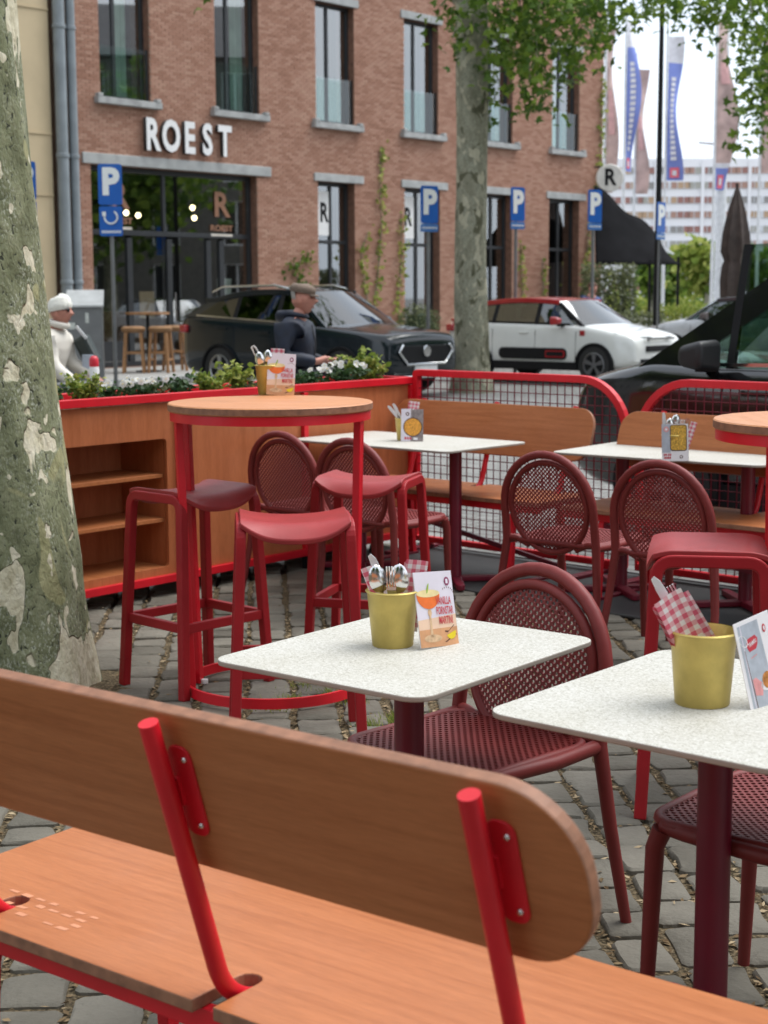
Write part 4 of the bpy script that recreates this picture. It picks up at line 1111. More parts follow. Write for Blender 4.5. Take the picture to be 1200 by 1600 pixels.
def make_chair():
    e = empty('mesh_back_chair')
    # hoop: rear legs run up into the round back
    def back_y(z): return -.215 - max(0, z - .45) * .14
    P = []
    hw = .226
    leg = [(.262, -.285, 0), (.248, -.235, .25), (hw + .002, back_y(.45), .45)]
    side = [(hw, back_y(.53), .53)]
    cz, rz_ = .60, .235
    arc = [(hw * math.cos(R(a)), back_y(cz + rz_ * math.sin(R(a))), cz + rz_ * math.sin(R(a))) for a in range(0, 181, 10)]
    right = leg + side + arc[:10]
    path = leg + side + arc + [(-x, y, z) for x, y, z in (side + leg[::-1])[0:1]] + [(-x, y, z) for x, y, z in leg[::-1]]
    rad = [.0135, .0165, .0185, .018] + [.0175] * len(arc) + [.018, .0185, .0165, .0135]
    # smooth via resample
    MB().tube(path, rad, 12).build('back_hoop', MAROON, e, smooth=60)
    # inner oval rim and perforated panel
    cw, ch, c0 = .192, .195, .605
    ov = [(cw * math.cos(a), back_y(c0 + ch * math.sin(a)) + .012 - .05 * (cw * math.cos(a)) ** 2 / .03 * .12, c0 + ch * math.sin(a)) for a in [2 * math.pi * i / 44 for i in range(44)]]
    MB().tube(ov, .0135, 10, closed=True).build('back_rim', MAROON, e, smooth=60)
    pb = perf(lambda x, y: (x / (cw - .008)) ** 2 + (y / (ch - .008)) ** 2 < 1, .0138, .0051, .005,
              lambda x, y, d: (x, back_y(c0 + y) + .012 - .2 * x * x + d, c0 + y), .2)
    pb.build('back_mesh', MAROON, e)
    # arms from the posts to the seat
    for s in (-1, 1):
        MB().tube(rounded([(s * .232, back_y(.47), .455), (s * .19, -.205, .462), (s * .12, -.2, .43)], .04, 5), .014, 8).build('seat_bracket', MAROON, e, smooth=60)
        MB().tube([(s * .212, .175, .44), (s * .214, .19, .40), (s * .218, .205, .0)], [.021, .0195, .0135], 12).build('front_leg', MAROON, e, smooth=60)
        MB().tube([(s * .225, -.215, .447), (s * .228, -.05, .441), (s * .217, .12, .444), (s * .205, .175, .445)], .0175, 10).build('seat_rail', MAROON, e, smooth=60)
    sp = [(x, y, .452 - .02 * (1 - (x / .215) ** 2) * (1 if abs(y) < .19 else .3) * .3) for x, y in rrect(.43, .42, .07, 5)]
    MB().tube(sp, .013, 8, closed=True).build('seat_rim', MAROON, e, smooth=60)
    def ins(x, y):
        ax, ay = abs(x), abs(y)
        return ax < .203 and ay < .198 and (ax < .15 or ay < .145 or (ax - .15) ** 2 + (ay - .145) ** 2 < .052 ** 2)
    sb = perf(ins, .0150, .0054, .006, lambda x, y, d: (x, y, .457 - .014 * (1 - (x / .21) ** 2) * (1 - (y / .21) ** 2) + d), .3)
    sb.build('seat_mesh', MAROON, e)
    return e
chair0 = make_chair()
CH = [((.192, 3.60), 134, 'maroon perforated chair tucked under the white table with the cocktail card'),
      ((.825, 3.075), 50, 'maroon perforated chair under the table with the napkin rolls'),
      ((-.34, 7.86), -40, 'maroon round backed chair in front of the planter, behind the bar stools'),
      ((.014, 7.46), -41, 'maroon round backed chair partly behind the red bar stool and bar table leg'),
      ((.85, 6.79), -40, 'maroon round backed chair at the long white table, clear of any stool'),
      ((1.27, 6.41), -41, 'maroon round backed chair behind the lone maroon stool')]
for i, (p, rz, lab) in enumerate(CH):
    c = chair0 if i == 0 else copy_tree(chair0)
    c.location = (*p, 0); c.rotation_euler = (0, 0, R(rz)); tag(c, lab, 'chair', 'maroon perforated chairs')

# ================================================================== bar stools
def make_stool():
    e = empty('bar_stool')
    W, D, h = .178, .150, .752
    for s in (-1, 1):
        P = rounded([(s * (W + .035), -D - .035, 0), (s * W, -D, h), (s * W, D, h), (s * (W + .035), D + .035, 0)], .05, 6)
        MB().bar(P, .034, .036, (s, 0, 0)).build('side_frame', STOOLR, e, bevel=.005)
        zz = .27; k = (h - zz) / h * .035
        MB().box((s * (W + k - .004), 0, zz), (.022, 2 * (D + k), .036)).build('side_rung', STOOLR, e, bevel=.003)
        MB().box((0, s * (D + k), zz + .0), (2 * (W + k), .022, .036)).build('cross_rung', STOOLR, e, bevel=.003)
    # saddle seat shell: sags between the frames, rolls down at both lips
    n, m_ = 22, 26; top = []
    def zf(x, y):
        u, v = x / W, y / (D + .03)
        roll = 0.045 * max(0, (abs(v) - .55) / .45) ** 2.0 * (1 - .55 * abs(u) ** 3)
        return h + .024 - .015 * (1 - u * u) - roll + .006 * abs(u) ** 4
    for i in range(n + 1):
        for j in range(m_ + 1):
            x = -W - .004 + (2 * W + .008) * i / n; y = (-1 + 2 * j / m_) * (D + .032 * (1 - .5 * (abs(x) / W) ** 4))
            top.append((x, y, zf(x, y)))
    V = top + [(x, y * .985, z - .018) for x, y, z in top]; F = []; k = (n + 1) * (m_ + 1)
    for i in range(n):
        for j in range(m_):
            a = i * (m_ + 1) + j; F += [(a, a + m_ + 1, a + m_ + 2, a + 1), (k + a + 1, k + a + m_ + 2, k + a + m_ + 1, k + a)]
    for i in range(n):
        a = i * (m_ + 1); F.append((a, k + a, k + a + m_ + 1, a + m_ + 1)); a += m_; F.append((a, a + m_ + 1, k + a + m_ + 1, k + a))
    for j in range(m_):
        F.append((j, j + 1, k + j + 1, k + j)); a = n * (m_ + 1) + j; F.append((a, k + a, k + a + 1, a + 1))
    b = MB(); b.add(V, F); b.build('seat', STOOLS, e, smooth=50, bevel=.004)
    return e
stool0 = make_stool()
for i, (p, rz, lab) in enumerate((((-.737, 6.01), 46, 'red bar stool in front of the shelf niche beside the tree trunk'),
                                  ((-.305, 5.235), 6, 'red bar stool standing within the bar table foot ring'),
                                  ((-.06, 6.38), -16, 'red bar stool between the bar table and the round backed chair'),
                                  ((.955, 4.55), 80, 'lone maroon bar stool with wide worn seat behind the napkin bucket'))):
    s_ = stool0 if i == 0 else copy_tree(stool0)
    s_.location = (*p, 0); s_.rotation_euler = (0, 0, R(rz)); tag(s_, lab, 'bar stool', 'red bar stools')

# ================================================================== buckets, cutlery, napkins, cards
def gingham():
    m, n, P = nodes_of('gingham_paper')
    t = N(n, 'ShaderNodeTexCoord'); sp = N(n, 'ShaderNodeSeparateXYZ'); n.links.new(t.outputs['Object'], sp.inputs[0])
    outs = []
    for ax in (0, 2):
        a = N(n, 'ShaderNodeMath', operation='MULTIPLY'); a.inputs[1].default_value = 50; n.links.new(sp.outputs[ax], a.inputs[0])
        f = N(n, 'ShaderNodeMath', operation='FRACT'); n.links.new(a.outputs[0], f.inputs[0])
        g_ = N(n, 'ShaderNodeMath', operation='GREATER_THAN'); g_.inputs[1].default_value = .5; n.links.new(f.outputs[0], g_.inputs[0]); outs.append(g_)
    s = N(n, 'ShaderNodeMath', operation='ADD'); n.links.new(outs[0].outputs[0], s.inputs[0]); n.links.new(outs[1].outputs[0], s.inputs[1])
    d = N(n, 'ShaderNodeMath', operation='MULTIPLY'); d.inputs[1].default_value = .5; n.links.new(s.outputs[0], d.inputs[0])
    r = ramp(n, (0, (.82, .77, .77)), (.5, (.76, .40, .44)), (1, (.66, .12, .18))); n.links.new(d.outputs[0], r.inputs[0]); n.links.new(r.outputs[0], P.inputs['Base Color'])
    P.inputs['Roughness'].default_value = .85
    return m
GING = gingham()
def bucket(loc, label, h=.118, rt=.0535, rb=.041, sc=1.):
    e = empty('cutlery_bucket', loc); tag(e, label, 'bucket', 'brass coloured cutlery buckets')
    MB().lathe([(.001, .004), (rb, .0), (rb + .0015, .002), (rt - .001, h - .003), (rt + .0015, h), (rt - .001, h + .0015), (rt - .0025, h - .002), (rb - .002, .008), (.001, .008)], 40).build('pail', GOLD, e, smooth=50)
    MB().lathe([(rt + .0005, h - .004), (rt + .003, h - .001), (rt + .0005, h + .002)], 40).build('rolled_rim', GOLD, e, smooth=60)
    return e
def spoon(loc, rot, par_label, s=1.):
    b = MB(); n = 14; V = []; F = []
    L, wd = .058 * s, .019 * s
    for i in range(n + 1):
        t = i / n; y = -L / 2 + L * t; w_ = wd * math.sqrt(max(0, 1 - (2 * t - 1) ** 2)) * (1.06 - .18 * t)
        for j in range(9):
            u = -1 + j / 4; V.append((u * w_, -.009 * (1 - u * u) * (1 - (2 * t - 1) ** 2) ** .7, y + L / 2))
    for i in range(n):
        for j in range(8):
            a = i * 9 + j; F.append((a, a + 1, a + 10, a + 9))
    b.add(V, F); b.add([(x, y - .0012, z) for x, y, z in V], [f[::-1] for f in F])
    b.bar([(0, .0, .003), (0, .003, -.03), (0, .0, -.12)], .0025, .009, (0, 1, 0))
    o = b.build('spoon', STEEL, None, smooth=60, loc=loc, rot=rot); tag(o, par_label, 'spoon'); return o
def fork(loc, rot, label):
    b = MB()
    for k in range(4): b.bar([((k - 1.5) * .0058, 0, .02), ((k - 1.5) * .006, .003, .045), ((k - 1.5) * .0058, .0, .066)], .0018, .003, (0, 1, 0))
    b.prism([(-.0108, .02), (.0108, .02), (.009, .004), (.004, -.006), (-.004, -.006), (-.009, .004)], .002, UPR)
    b.bar([(0, 0, -.004), (0, .003, -.04), (0, 0, -.11)], .0025, .0075, (0, 1, 0))
    o = b.build('fork', STEEL, None, smooth=40, loc=loc, rot=rot); tag(o, label, 'fork'); return o
def knife(loc, rot, label, m=None):
    b = MB(); b.prism([(-.008, -.02), (.008, -.02), (.0095, .05), (.008, .075), (.002, .088), (-.006, .085), (-.008, .06)], .0018, UPR)
    b.prism([(-.0065, -.13), (.0065, -.13), (.006, -.021), (-.006, -.021)], .005, UPR)
    o = b.build('knife', m or STEEL, None, bevel=.0006, loc=loc, rot=rot); tag(o, label, 'knife'); return o
def napkin(loc, rot, label, wd=.042, ln=.16, folds=3):
    e = empty('napkin', loc, rot=rot); tag(e, label, 'napkin')
    for k in range(folds):
        b = MB(); n = 8; V = []
        for i in range(n + 1):
            u = i / n - .5
            for (z, yy) in ((0, 0), (ln * .55, .001), (ln * (1 - .02 * k), .0035 * math.sin(u * 5 + k))):
                V.append((u * wd, k * .0042 + .004 * math.cos(u * 3.1) + yy, z))
        F = [(3 * i + j, 3 * i + 3 + j, 3 * i + 4 + j, 3 * i + 1 + j) for i in range(n) for j in range(2)]
        b.add(V, F); b.add([(x, y + .0022, z) for x, y, z in V], [f[::-1] for f in F])
        b.build('fold', GING, e, smooth=60)
    return e

# printed menu cards ------------------------------------------------
C_OR = mat('print_orange', (.80, .17, .03), .5, var=.1, vs_=60); C_CR = mat('print_cream', (.80, .66, .34), .5, var=.1, vs_=60)
C_TAN = mat('print_tan', (.62, .32, .16), .5, var=.18, vs_=30); C_LIL = mat('print_lilac', (.70, .66, .74), .5, var=.05, vs_=20); C_RED = mat('print_red', (.55, .05, .07), .5, var=.05)
C_GRN = mat('print_green', (.30, .45, .06), .5); C_YEL = mat('print_yellow', (.80, .62, .02), .5); C_BRN = mat('print_brown', (.12, .05, .03), .5); C_GLS = mat('print_glass', (.62, .42, .25), .5, var=.25, vs_=90)
C_GRY = mat('print_grey', (.42, .46, .52), .5, var=.15, vs_=40); C_PINK = mat('print_pink', (.68, .30, .30), .5, var=.2, vs_=60); C_FOOD = mat('print_food', (.62, .34, .05), .5, var=.75, vs_=160); C_PIZ = mat('print_pasta', (.74, .30, .04), .5, var=.55, vs_=190)
C_PAN = mat('print_dark_pan', (.06, .03, .02), .5); C_COOK = mat('print_cookie', (.50, .20, .05), .5, var=.5, vs_=140); C_PEACH = mat('print_peach', (.78, .55, .40), .5, var=.08, vs_=25)
def card(loc, rz, lean, w_, h, label):
    e = empty('menu_card', loc, rot=(R(-lean), 0, R(rz))); tag(e, label, 'menu card', 'menu cards leaning on the buckets')
    MB().box((0, .0009, h / 2), (w_, .0018, h)).build('card_sheet', PAPER, e)
    MB().box((w_ / 2 + .0004, .003, h / 2), (.0009, .006, h)).build('acrylic_edge', BLACKM, e)
    return e
def shp(e, nm, poly, m, lay):
    b = MB(); b.poly([(p[0], -.0003 * lay - .0002, p[1]) for p in poly]); return b.build(nm, m, e)
def wrd(e, txt, size, m, x, z, sx=1, bold=0, lay=3, rot=0):
    o = mk('lettering', text_mesh(txt, size, 0, bold, sx), m, e, None, 0, (x, -.0003 * lay - .0003, z), (math.pi / 2, 0, 0)); o.rotation_euler = (math.pi / 2, rot, 0); return o
def cocktail_card(e, w_, h):
    x0, x1 = -w_ / 2, w_ / 2
    shp(e, 'printed_sky', [(x0, h * .33), (x1, h * .33), (x1, h), (x0, h)], C_LIL, 1)
    shp(e, 'printed_glow', [(x0, h * .22), (x1, h * .24), (x1, h * .42), (x0, h * .36)], C_PEACH, 2)
    shp(e, 'printed_table', [(x0, 0), (x1, 0), (x1, h * .25), (x0, h * .23)], C_TAN, 3)
    cx, cz = x0 + .036, h * .70
    bowl = [(cx + .034 * math.cos(a), cz + .034 * math.sin(a) * .95) for a in [math.pi + math.pi * i / 14 for i in range(15)]]
    shp(e, 'printed_drink', bowl, C_OR, 4)
    shp(e, 'printed_foam', circ(.034, 22, cx, cz + .002, .0085), C_CR, 5)
    shp(e, 'printed_stem', [(cx - .004, h * .13), (cx + .004, h * .13), (cx + .0025, h * .40), (cx + .006, h * .45), (cx + .004, h * .50), (cx - .004, h * .50), (cx - .006, h * .45), (cx - .0025, h * .40)], C_GLS, 4)
    shp(e, 'printed_glass_foot', circ(.026, 22, cx + .002, h * .115, .0085), C_GLS, 4)
    shp(e, 'printed_lime', [(cx + p[0] * .8 + p[1] * .3, cz + .013 + p[1] + p[0] * .5) for p in circ(.004, 12, 0, 0, .011)], C_GRN, 6)
    shp(e, 'printed_lemon', [(x1 - .020 + .014 * math.cos(a), h * .17 + .014 * math.sin(a)) for a in [R(200) + math.pi * i / 12 for i in range(13)]], C_YEL, 5)
    shp(e, 'printed_vanilla', [(x1 - .040, h * .055), (x1 - .036, h * .05), (x1 - .003, h * .145), (x1 - .006, h * .155)], C_BRN, 4)
    shp(e, 'printed_vanilla', [(x1 - .038, h * .19), (x1 - .030, h * .175), (x1 - .008, h * .27), (x1 - .010, h * .275), (x1 - .026, h * .20), (x1 - .037, h * .205)], C_BRN, 4)
    bx, bz = x1 - .017, h * .86
    shp(e, 'printed_badge', circ(.0078, 20, bx, bz, .0098), mat('print_plum', (.26, .06, .13), .5), 4); shp(e, 'printed_badge_centre', [(bx - .0032, bz - .005), (bx + .0032, bz - .005), (bx + .0032, bz + .005), (bx - .0032, bz + .005)], C_LIL, 5)
    for k in range(7):
        a = R(130 - 20 * k); shp(e, 'printed_tick', [(bx - .002 + .018 * math.cos(a) + dx, h * .70 + .013 * math.sin(a) + dz) for dx, dz in ((-.0008, -.0016), (.0008, -.0016), (.0008, .0016), (-.0008, .0016))], C_BRN, 4)
    for k, t in enumerate(('VANILLA', 'PORNSTAR', 'MARTINI')): wrd(e, t, .0240, C_RED, x1 - .033 + .001 * k, h * .60 - .0215 * k, (.47, .41, .44)[k], .0004, 6)
# near table
b1 = bucket((.018, 3.40, .735), 'brass bucket of spoons and chequered napkins on the square white table', .124, .0575, .044)
zt = .735
spoon((-.006, 3.375, zt + .122), (R(2), R(-14), R(8)), 'big spoon leaning left in the bucket on the square table', 1.12)
spoon((.030, 3.368, zt + .122), (R(3), R(3), R(-6)), 'big spoon crossed by a fork in the bucket on the square table', 1.15)
fork((.016, 3.360, zt + .118), (R(3), R(-2), 0), 'fork resting on the spoon in the bucket on the square table')
knife((.004, 3.415, zt + .122), (R(2), R(-24), 0), 'white bladed knife standing tall in the bucket on the square table', mat('knife_bright', (.82, .85, .86), .25, metal=.3, var=.03))
napkin((.048, 3.41, zt + .03), (R(2), R(9), R(10)), 'red chequered napkin on the card side of the bucket on the square table', .05, .160, 4)
napkin((-.004, 3.385, zt + .072), (R(2), R(-20), R(-20)), 'red chequered napkin poking out opposite the card on the square table', .024, .110, 3)
c1 = card((.122, 3.378, zt + .001), 12, 13, .112, .166, 'cocktail card with an orange drink and red lettering on the square table')
c1.rotation_euler = (R(-14), R(4), R(40)); cocktail_card(c1, .112, .166)
# second table: bucket with napkin rolls, dessert card
zt = .735
b2 = bucket((.600, 2.89, zt), 'brass bucket of rolled chequered napkins on the cut off white table', .140, .063, .050)
napkin((.602, 2.885, zt + .062), (R(2), R(-28), R(12)), 'front red chequered napkin roll in the wide open bucket', .060, .168, 6)
napkin((.634, 2.912, zt + .065), (R(2), R(-32), R(8)), 'rear red chequered napkin roll in the wide open bucket', .05, .160, 5)
knife((.548, 2.90, zt + .165), (R(2), R(-30), 0), 'knife tip poking out of the front napkin roll', MATS['knife_bright'])
fork((.572, 2.93, zt + .160), (R(2), R(-30), 0), 'fork tines poking out of the rear napkin roll')
c2 = card((.722, 2.872, zt + .001), 24, 12, .118, .178, 'dessert card with a red badge and cookies by the picture edge')
c2.rotation_euler = (R(-11), R(-7), R(42)); c2.scale = (.93, .93, .95); 
shp(c2, 'printed_marble', [(-.05, 0), (.028, 0), (.018, .17), (-.05, .17)], C_GRY, 1)
shp(c2, 'printed_stripe', [(-.043, 0), (-.040, 0), (-.040, .17), (-.043, .17)], C_LIL, 2); shp(c2, 'printed_stripe', [(-.036, .0), (-.034, .0), (-.040, .12), (-.042, .12)], C_BRN, 2)
hexa = [(-.031 + p[0], .122 + p[1]) for p in ((.0, .010), (.006, .018), (.031, .021), (.038, .013), (.035, .002), (.028, -.006), (.005, -.008), (.0, .0))]
shp(c2, 'printed_badge', hexa, C_RED, 2); wrd(c2, 'TIRAMISU', .0115, PAPER, -.0125, .129, .58, .0002, 3, R(-12))
shp(c2, 'printed_line', [(-.026, .100), (-.004, .1035), (-.004, .1055), (-.026, .102)], C_PINK, 2)
shp(c2, 'printed_badge', circ(.0055, 16, .034, .148, .0085), C_RED, 2); shp(c2, 'printed_badge_centre', circ(.0025, 12, .034, .148, .005), PAPER, 3)
shp(c2, 'printed_cookie', circ(.017, 20, .012, .048), C_COOK, 3); shp(c2, 'printed_cookie', circ(.015, 20, .034, .030), C_COOK, 4); shp(c2, 'printed_napkin', [(-.034, .028), (-.012, .022), (-.004, .045), (-.024, .062), (-.035, .06)], C_PINK, 2); shp(c2, 'printed_plate', circ(.022, 20, .010, .040, .012), PAPER, 2)
def tor_ring(par, c): MB().tube([(c[0] + .011 * math.cos(a), -.004 + .004 * math.sin(a), c[1] + .011 * math.sin(a)) for a in [2 * math.pi * i / 20 for i in range(20)]], .0007, 5, closed=True).build('binder_ring', WHITE, par)
tor_ring(c2, (-.044, .140))
# long table by the planter corner
b3 = bucket((.115, 8.38, .735), 'brass bucket behind the pasta card on the long table by the planter')
zt = .735
for a, l in ((-26, 'upper'), (-40, 'lower')): knife((.080 + (.01 if a > -30 else 0), 8.36, zt + .12), (0, R(a), 0), l + ' white handled knife leaning out of the bucket by the planter', MATS['knife_bright'])
napkin((.135, 8.38, zt + .02), (R(3), R(9), R(12)), 'red chequered napkin in the bucket on the long table by the planter', .06, .19, 3)
spoon((.15, 8.345, zt + .11), (R(8), R(4), 0), 'spoon behind the pasta card on the long table by the planter', 1.1)
c3 = card((.150, 8.305, zt + .001), 0, 9, .118, .172, 'pasta card leaning on the bucket on the long table by the planter')
c3.rotation_euler = (R(-9), R(2), R(4)); w3, h3 = .118, .172
shp(c3, 'printed_wood', [(-.008, 0), (.059, 0), (.059, .172), (-.008, .172)], mat('print_slate', (.24, .20, .20), .5, var=.35, vs_=50), 1); shp(c3, 'printed_paper', [(-.059, 0), (-.008, 0), (-.008, .172), (-.059, .172)], C_LIL, 1)
shp(c3, 'printed_pan', circ(.051, 28, .003, .076), C_PAN, 2); shp(c3, 'printed_pasta', circ(.046, 28, .003, .076), C_PIZ, 3)
shp(c3, 'printed_badge', circ(.010, 16, -.026, .145), C_BRN, 2); shp(c3, 'printed_badge_centre', circ(.005, 12, -.026, .145), C_LIL, 3)
for k in range(3): shp(c3, 'printed_word', [(-.04 + .013 * k, .011), (-.030 + .013 * k, .008), (-.030 + .013 * k, .021), (-.04 + .013 * k, .024)], C_RED, 2)
shp(c3, 'printed_price', [(.008, .008), (.030, .008), (.030, .020), (.008, .020)], PAPER, 2)
# long table by the van
b4 = bucket((1.352, 7.30, .735), 'brass bucket behind the baked dish card on the long table by the van')
knife((1.31, 7.30, zt + .135), (0, R(-3), 0), 'tall knife in the bucket behind the baked dish card', MATS['knife_bright'])
spoon((1.335, 7.28, zt + .135), (R(5), R(-6), 0), 'smaller spoon in the bucket behind the baked dish card', 1.1); spoon((1.36, 7.30, zt + .145), (R(5), R(3), 0), 'larger spoon in the bucket behind the baked dish card', 1.2)
fork((1.385, 7.29, zt + .125), (R(4), R(6), 0), 'fork in the bucket behind the baked dish card'); fork((1.40, 7.30, zt + .13), (R(4), R(17), 0), 'tilted fork in the bucket behind the baked dish card')
napkin((1.40, 7.29, zt + .02), (R(3), R(16), 0), 'pink napkin corner beside the baked dish card', .03, .165, 2)
c4 = card((1.352, 7.235, zt + .001), 0, 7, .122, .172, 'baked dish card leaning on the bucket on the long table by the van')
c4.rotation_euler = (R(-7), R(-1), R(-4))
shp(c4, 'printed_paper', [(-.061, .04), (-.02, .04), (-.02, .172), (-.061, .172)], C_GRY, 1); shp(c4, 'printed_dish', [(-.022 + p[0] + .038, .108 + p[1]) for p in rrect(.078, .122, .012, 4)], C_PAN, 2); shp(c4, 'printed_food', [(.016 + p[0], .109 + p[1]) for p in rrect(.070, .114, .010, 4)], C_FOOD, 3)
shp(c4, 'printed_seal', circ(.013, 16, -.040, .148), C_PINK, 2); shp(c4, 'printed_seal_mark', circ(.006, 12, -.040, .148), PAPER, 3)
for r0, xs in ((.030, (-.052, -.044, -.033, -.025)), (.016, (-.050, -.042, -.034, -.026))):
    for xx in xs: shp(c4, 'printed_word', [(xx, r0 - .005), (xx + .0062, r0 - .005), (xx + .0062, r0 + .005), (xx, r0 + .005)], C_RED, 2)
shp(c4, 'printed_badge', circ(.008, 16, .028, .020), C_BRN, 2); shp(c4, 'printed_badge_centre', circ(.004, 12, .028, .020), PAPER, 3)
# round bar table
zb_ = 1.11
b5 = bucket((-.462, 6.33, zb_), 'brass bucket of cutlery on the round plywood bar table')
spoon((-.485, 6.30, zb_ + .112), (R(8), R(-14), 0), 'left tilted spoon in the bucket on the round bar table', 1.1); spoon((-.455, 6.30, zb_ + .118), (R(8), R(-8), 0), 'upright spoon in the bucket on the round bar table', 1.1)
for a, l in ((-30, 'outer'), (-24, 'inner')): knife((-.490 - .004 * a / 30, 6.34, zb_ + .118), (0, R(a), 0), l + ' bright knife leaning out of the bucket on the round bar table', MATS['knife_bright'])
napkin((-.435, 6.33, zb_ + .02), (R(4), R(4), R(6)), 'red chequered napkin in the bucket on the round bar table', .055, .165, 3)
c5 = card((-.412, 6.265, zb_ + .001), 0, 11, .112, .168, 'cocktail card with an orange drink on the round bar table')
c5.rotation_euler = (R(-11), R(4), R(6)); cocktail_card(c5, .112, .168)

# dusty shoe prints on the near bench seat
DUST = mat('dust_print', (.58, .25, .135), .8, var=.1)
bn = bpy.data.objects['plywood_bench']; qd = random.Random(3); db = MB()
for i in range(7):
    for j in range(4):
        if qd.random() < .72:
            cx, cy = -.585 + .034 * i + .01 * (j % 2), -.175 + .021 * j; w_, h_ = qd.uniform(.009, .014), qd.uniform(.003, .0055)
            db.poly([(cx - w_, cy - h_, .4606), (cx + w_ * qd.uniform(.6, 1), cy - h_ * qd.uniform(.5, 1.2), .4606), (cx + w_, cy + h_, .4606), (cx - w_ * qd.uniform(.5, 1), cy + h_, .4606)])
db.build('dust_print', DUST, bn)
# ================================================================== parking signs
SIGNW = mat('sign_white', (.74, .76, .74), .4, var=.03)
def psign(x, y, ztop, label, lower, w_=.40, h=.62, rz=0, pr=.032):
    e = empty('parking_sign', (x, y, 0), rz); tag(e, label, 'sign', 'blue parking signs')
    MB().tube([(0, .05, 0), (0, .05, ztop - .05)], pr, 10).build('pole', GREYM, e, smooth=60)
    M = Matrix.Translation((0, 0, ztop - h / 2)) @ UPR
    MB().prism(rrect(w_, h, .04, 4), .012, M).build('sign_plate', BLUE, e)
    mk('letter', text_mesh('P', h * .88, .001, .026, .92), SIGNW, e, None, 0, (0, -.009, ztop - h * .46), (math.pi / 2, 0, 0))
    if lower == 'charge':
        zc = ztop - h - .25
        MB().prism(rrect(w_ * .97, .46, .03, 4), .012, Matrix.Translation((0, .002, zc)) @ UPR).build('lower_plate', BLUE, e)
        pts = [(.10 * math.cos(a), -.011, zc + .06 + .10 * math.sin(a)) for a in [R(60) - R(245) * i / 18 for i in range(19)]]
        MB().bar(pts, .012 * 2.2, .002, (0, 1, 0)).build('plug_cable', SIGNW, e) if False else MB().tube(pts, .014, 6).build('plug_cable', SIGNW, e)
        MB().box((-.105, -.012, zc + .11), (.055, .006, .07)).build('plug', SIGNW, e)
        for k in range(9): MB().box((-.135 + .034 * k, -.008, zc - .165), (.022, .003, .04)).build('caption', SIGNW, e)
    else:
        MB().prism(rrect(w_, .13, .02, 3), .012, Matrix.Translation((0, .002, ztop - h - .075)) @ UPR).build('lower_plate', mat('sign_blue_light', (.05, .16, .42), .4), e)
        for k in range(8): MB().box((-.13 + .037 * k, -.008, ztop - h - .075), (.022, .003, .03)).build('caption', SIGNW, e)
    return e
psign(-4.26, 25.0, 3.57, 'blue parking sign with plug symbol plate before the shop front', 'charge', .37, .63, 4)
psign(-5.95, 26.6, 3.75, 'blue parking sign half hidden behind the thick tree trunk', 'charge', .37, .63, 4)
psign(.80, 27.2, 3.36, 'blue parking sign between the vines and the slim tree', 'bar', .34, .63, 28)
psign(2.46, 29, 3.45, 'blue parking sign over the rear of the white hatchback', 'bar', .34, .61, 38)
psign(4.13, 31, 3.53, 'blue parking sign at the corner of the brick building', 'bar', .34, .63, 32)
psign(5.77, 33, 3.40, 'blue parking sign on the slim dark lamp post', 'bar', .34, .62, 50, .02)
lp = empty('lamp_post', (5.78, 33.4, 0)); tag(lp, 'slim dark lamp post rising past the black awning', 'lamp post')
MB().tube([(0, 0, 0), (0, 0, 1.2), (.0, 0, 7.5), (0, 0, 9.5)], [.09, .07, .045, .03], 10).build('post', BLACKM, lp, smooth=60)
MB().lathe([(.05, 9.5), (.16, 9.55), (.2, 9.75), (.02, 9.95)], 14, (0, 0, 0)).build('lantern', BLACKM, lp)

# parking meter cabinet
pm = empty('parking_meter', (-4.52, 24.0, 0), 8); tag(pm, 'grey metal cabinet with sloping lid and torn stickers beside the sign pole', 'cabinet')
MB().add([(-.26, -.16, 0), (.26, -.16, 0), (.26, .2, 0), (-.26, .2, 0), (-.26, -.16, 1.36), (.26, -.16, 1.36), (.26, .2, 1.56), (-.26, .2, 1.56)], [(0, 1, 5, 4), (1, 2, 6, 5), (2, 3, 7, 6), (3, 0, 4, 7), (4, 5, 6, 7), (3, 2, 1, 0)]).build('housing', GREYM, pm, bevel=.008)
MB().add([(-.28, -.19, 1.36), (.28, -.19, 1.36), (.28, .22, 1.59), (-.28, .22, 1.59), (-.28, -.19, 1.39), (.28, -.19, 1.39), (.28, .22, 1.62), (-.28, .22, 1.62)], [(0, 3, 2, 1), (4, 5, 6, 7), (0, 1, 5, 4), (1, 2, 6, 5), (2, 3, 7, 6), (3, 0, 4, 7)]).build('lid', mat('lid_grey', (.42, .43, .42), .5), pm)
for (sx, sz, w_, h) in ((.03, 1.2, .05, .15), (.06, .62, .12, .12), (-.2, 1.08, .1, .1), (.13, .3, .07, .05)): MB().box((sx, -.163, sz), (w_, .004, h)).build('sticker', mat('sticker_pale', (.5, .52, .48), .7, var=.3, vs_=30), pm)

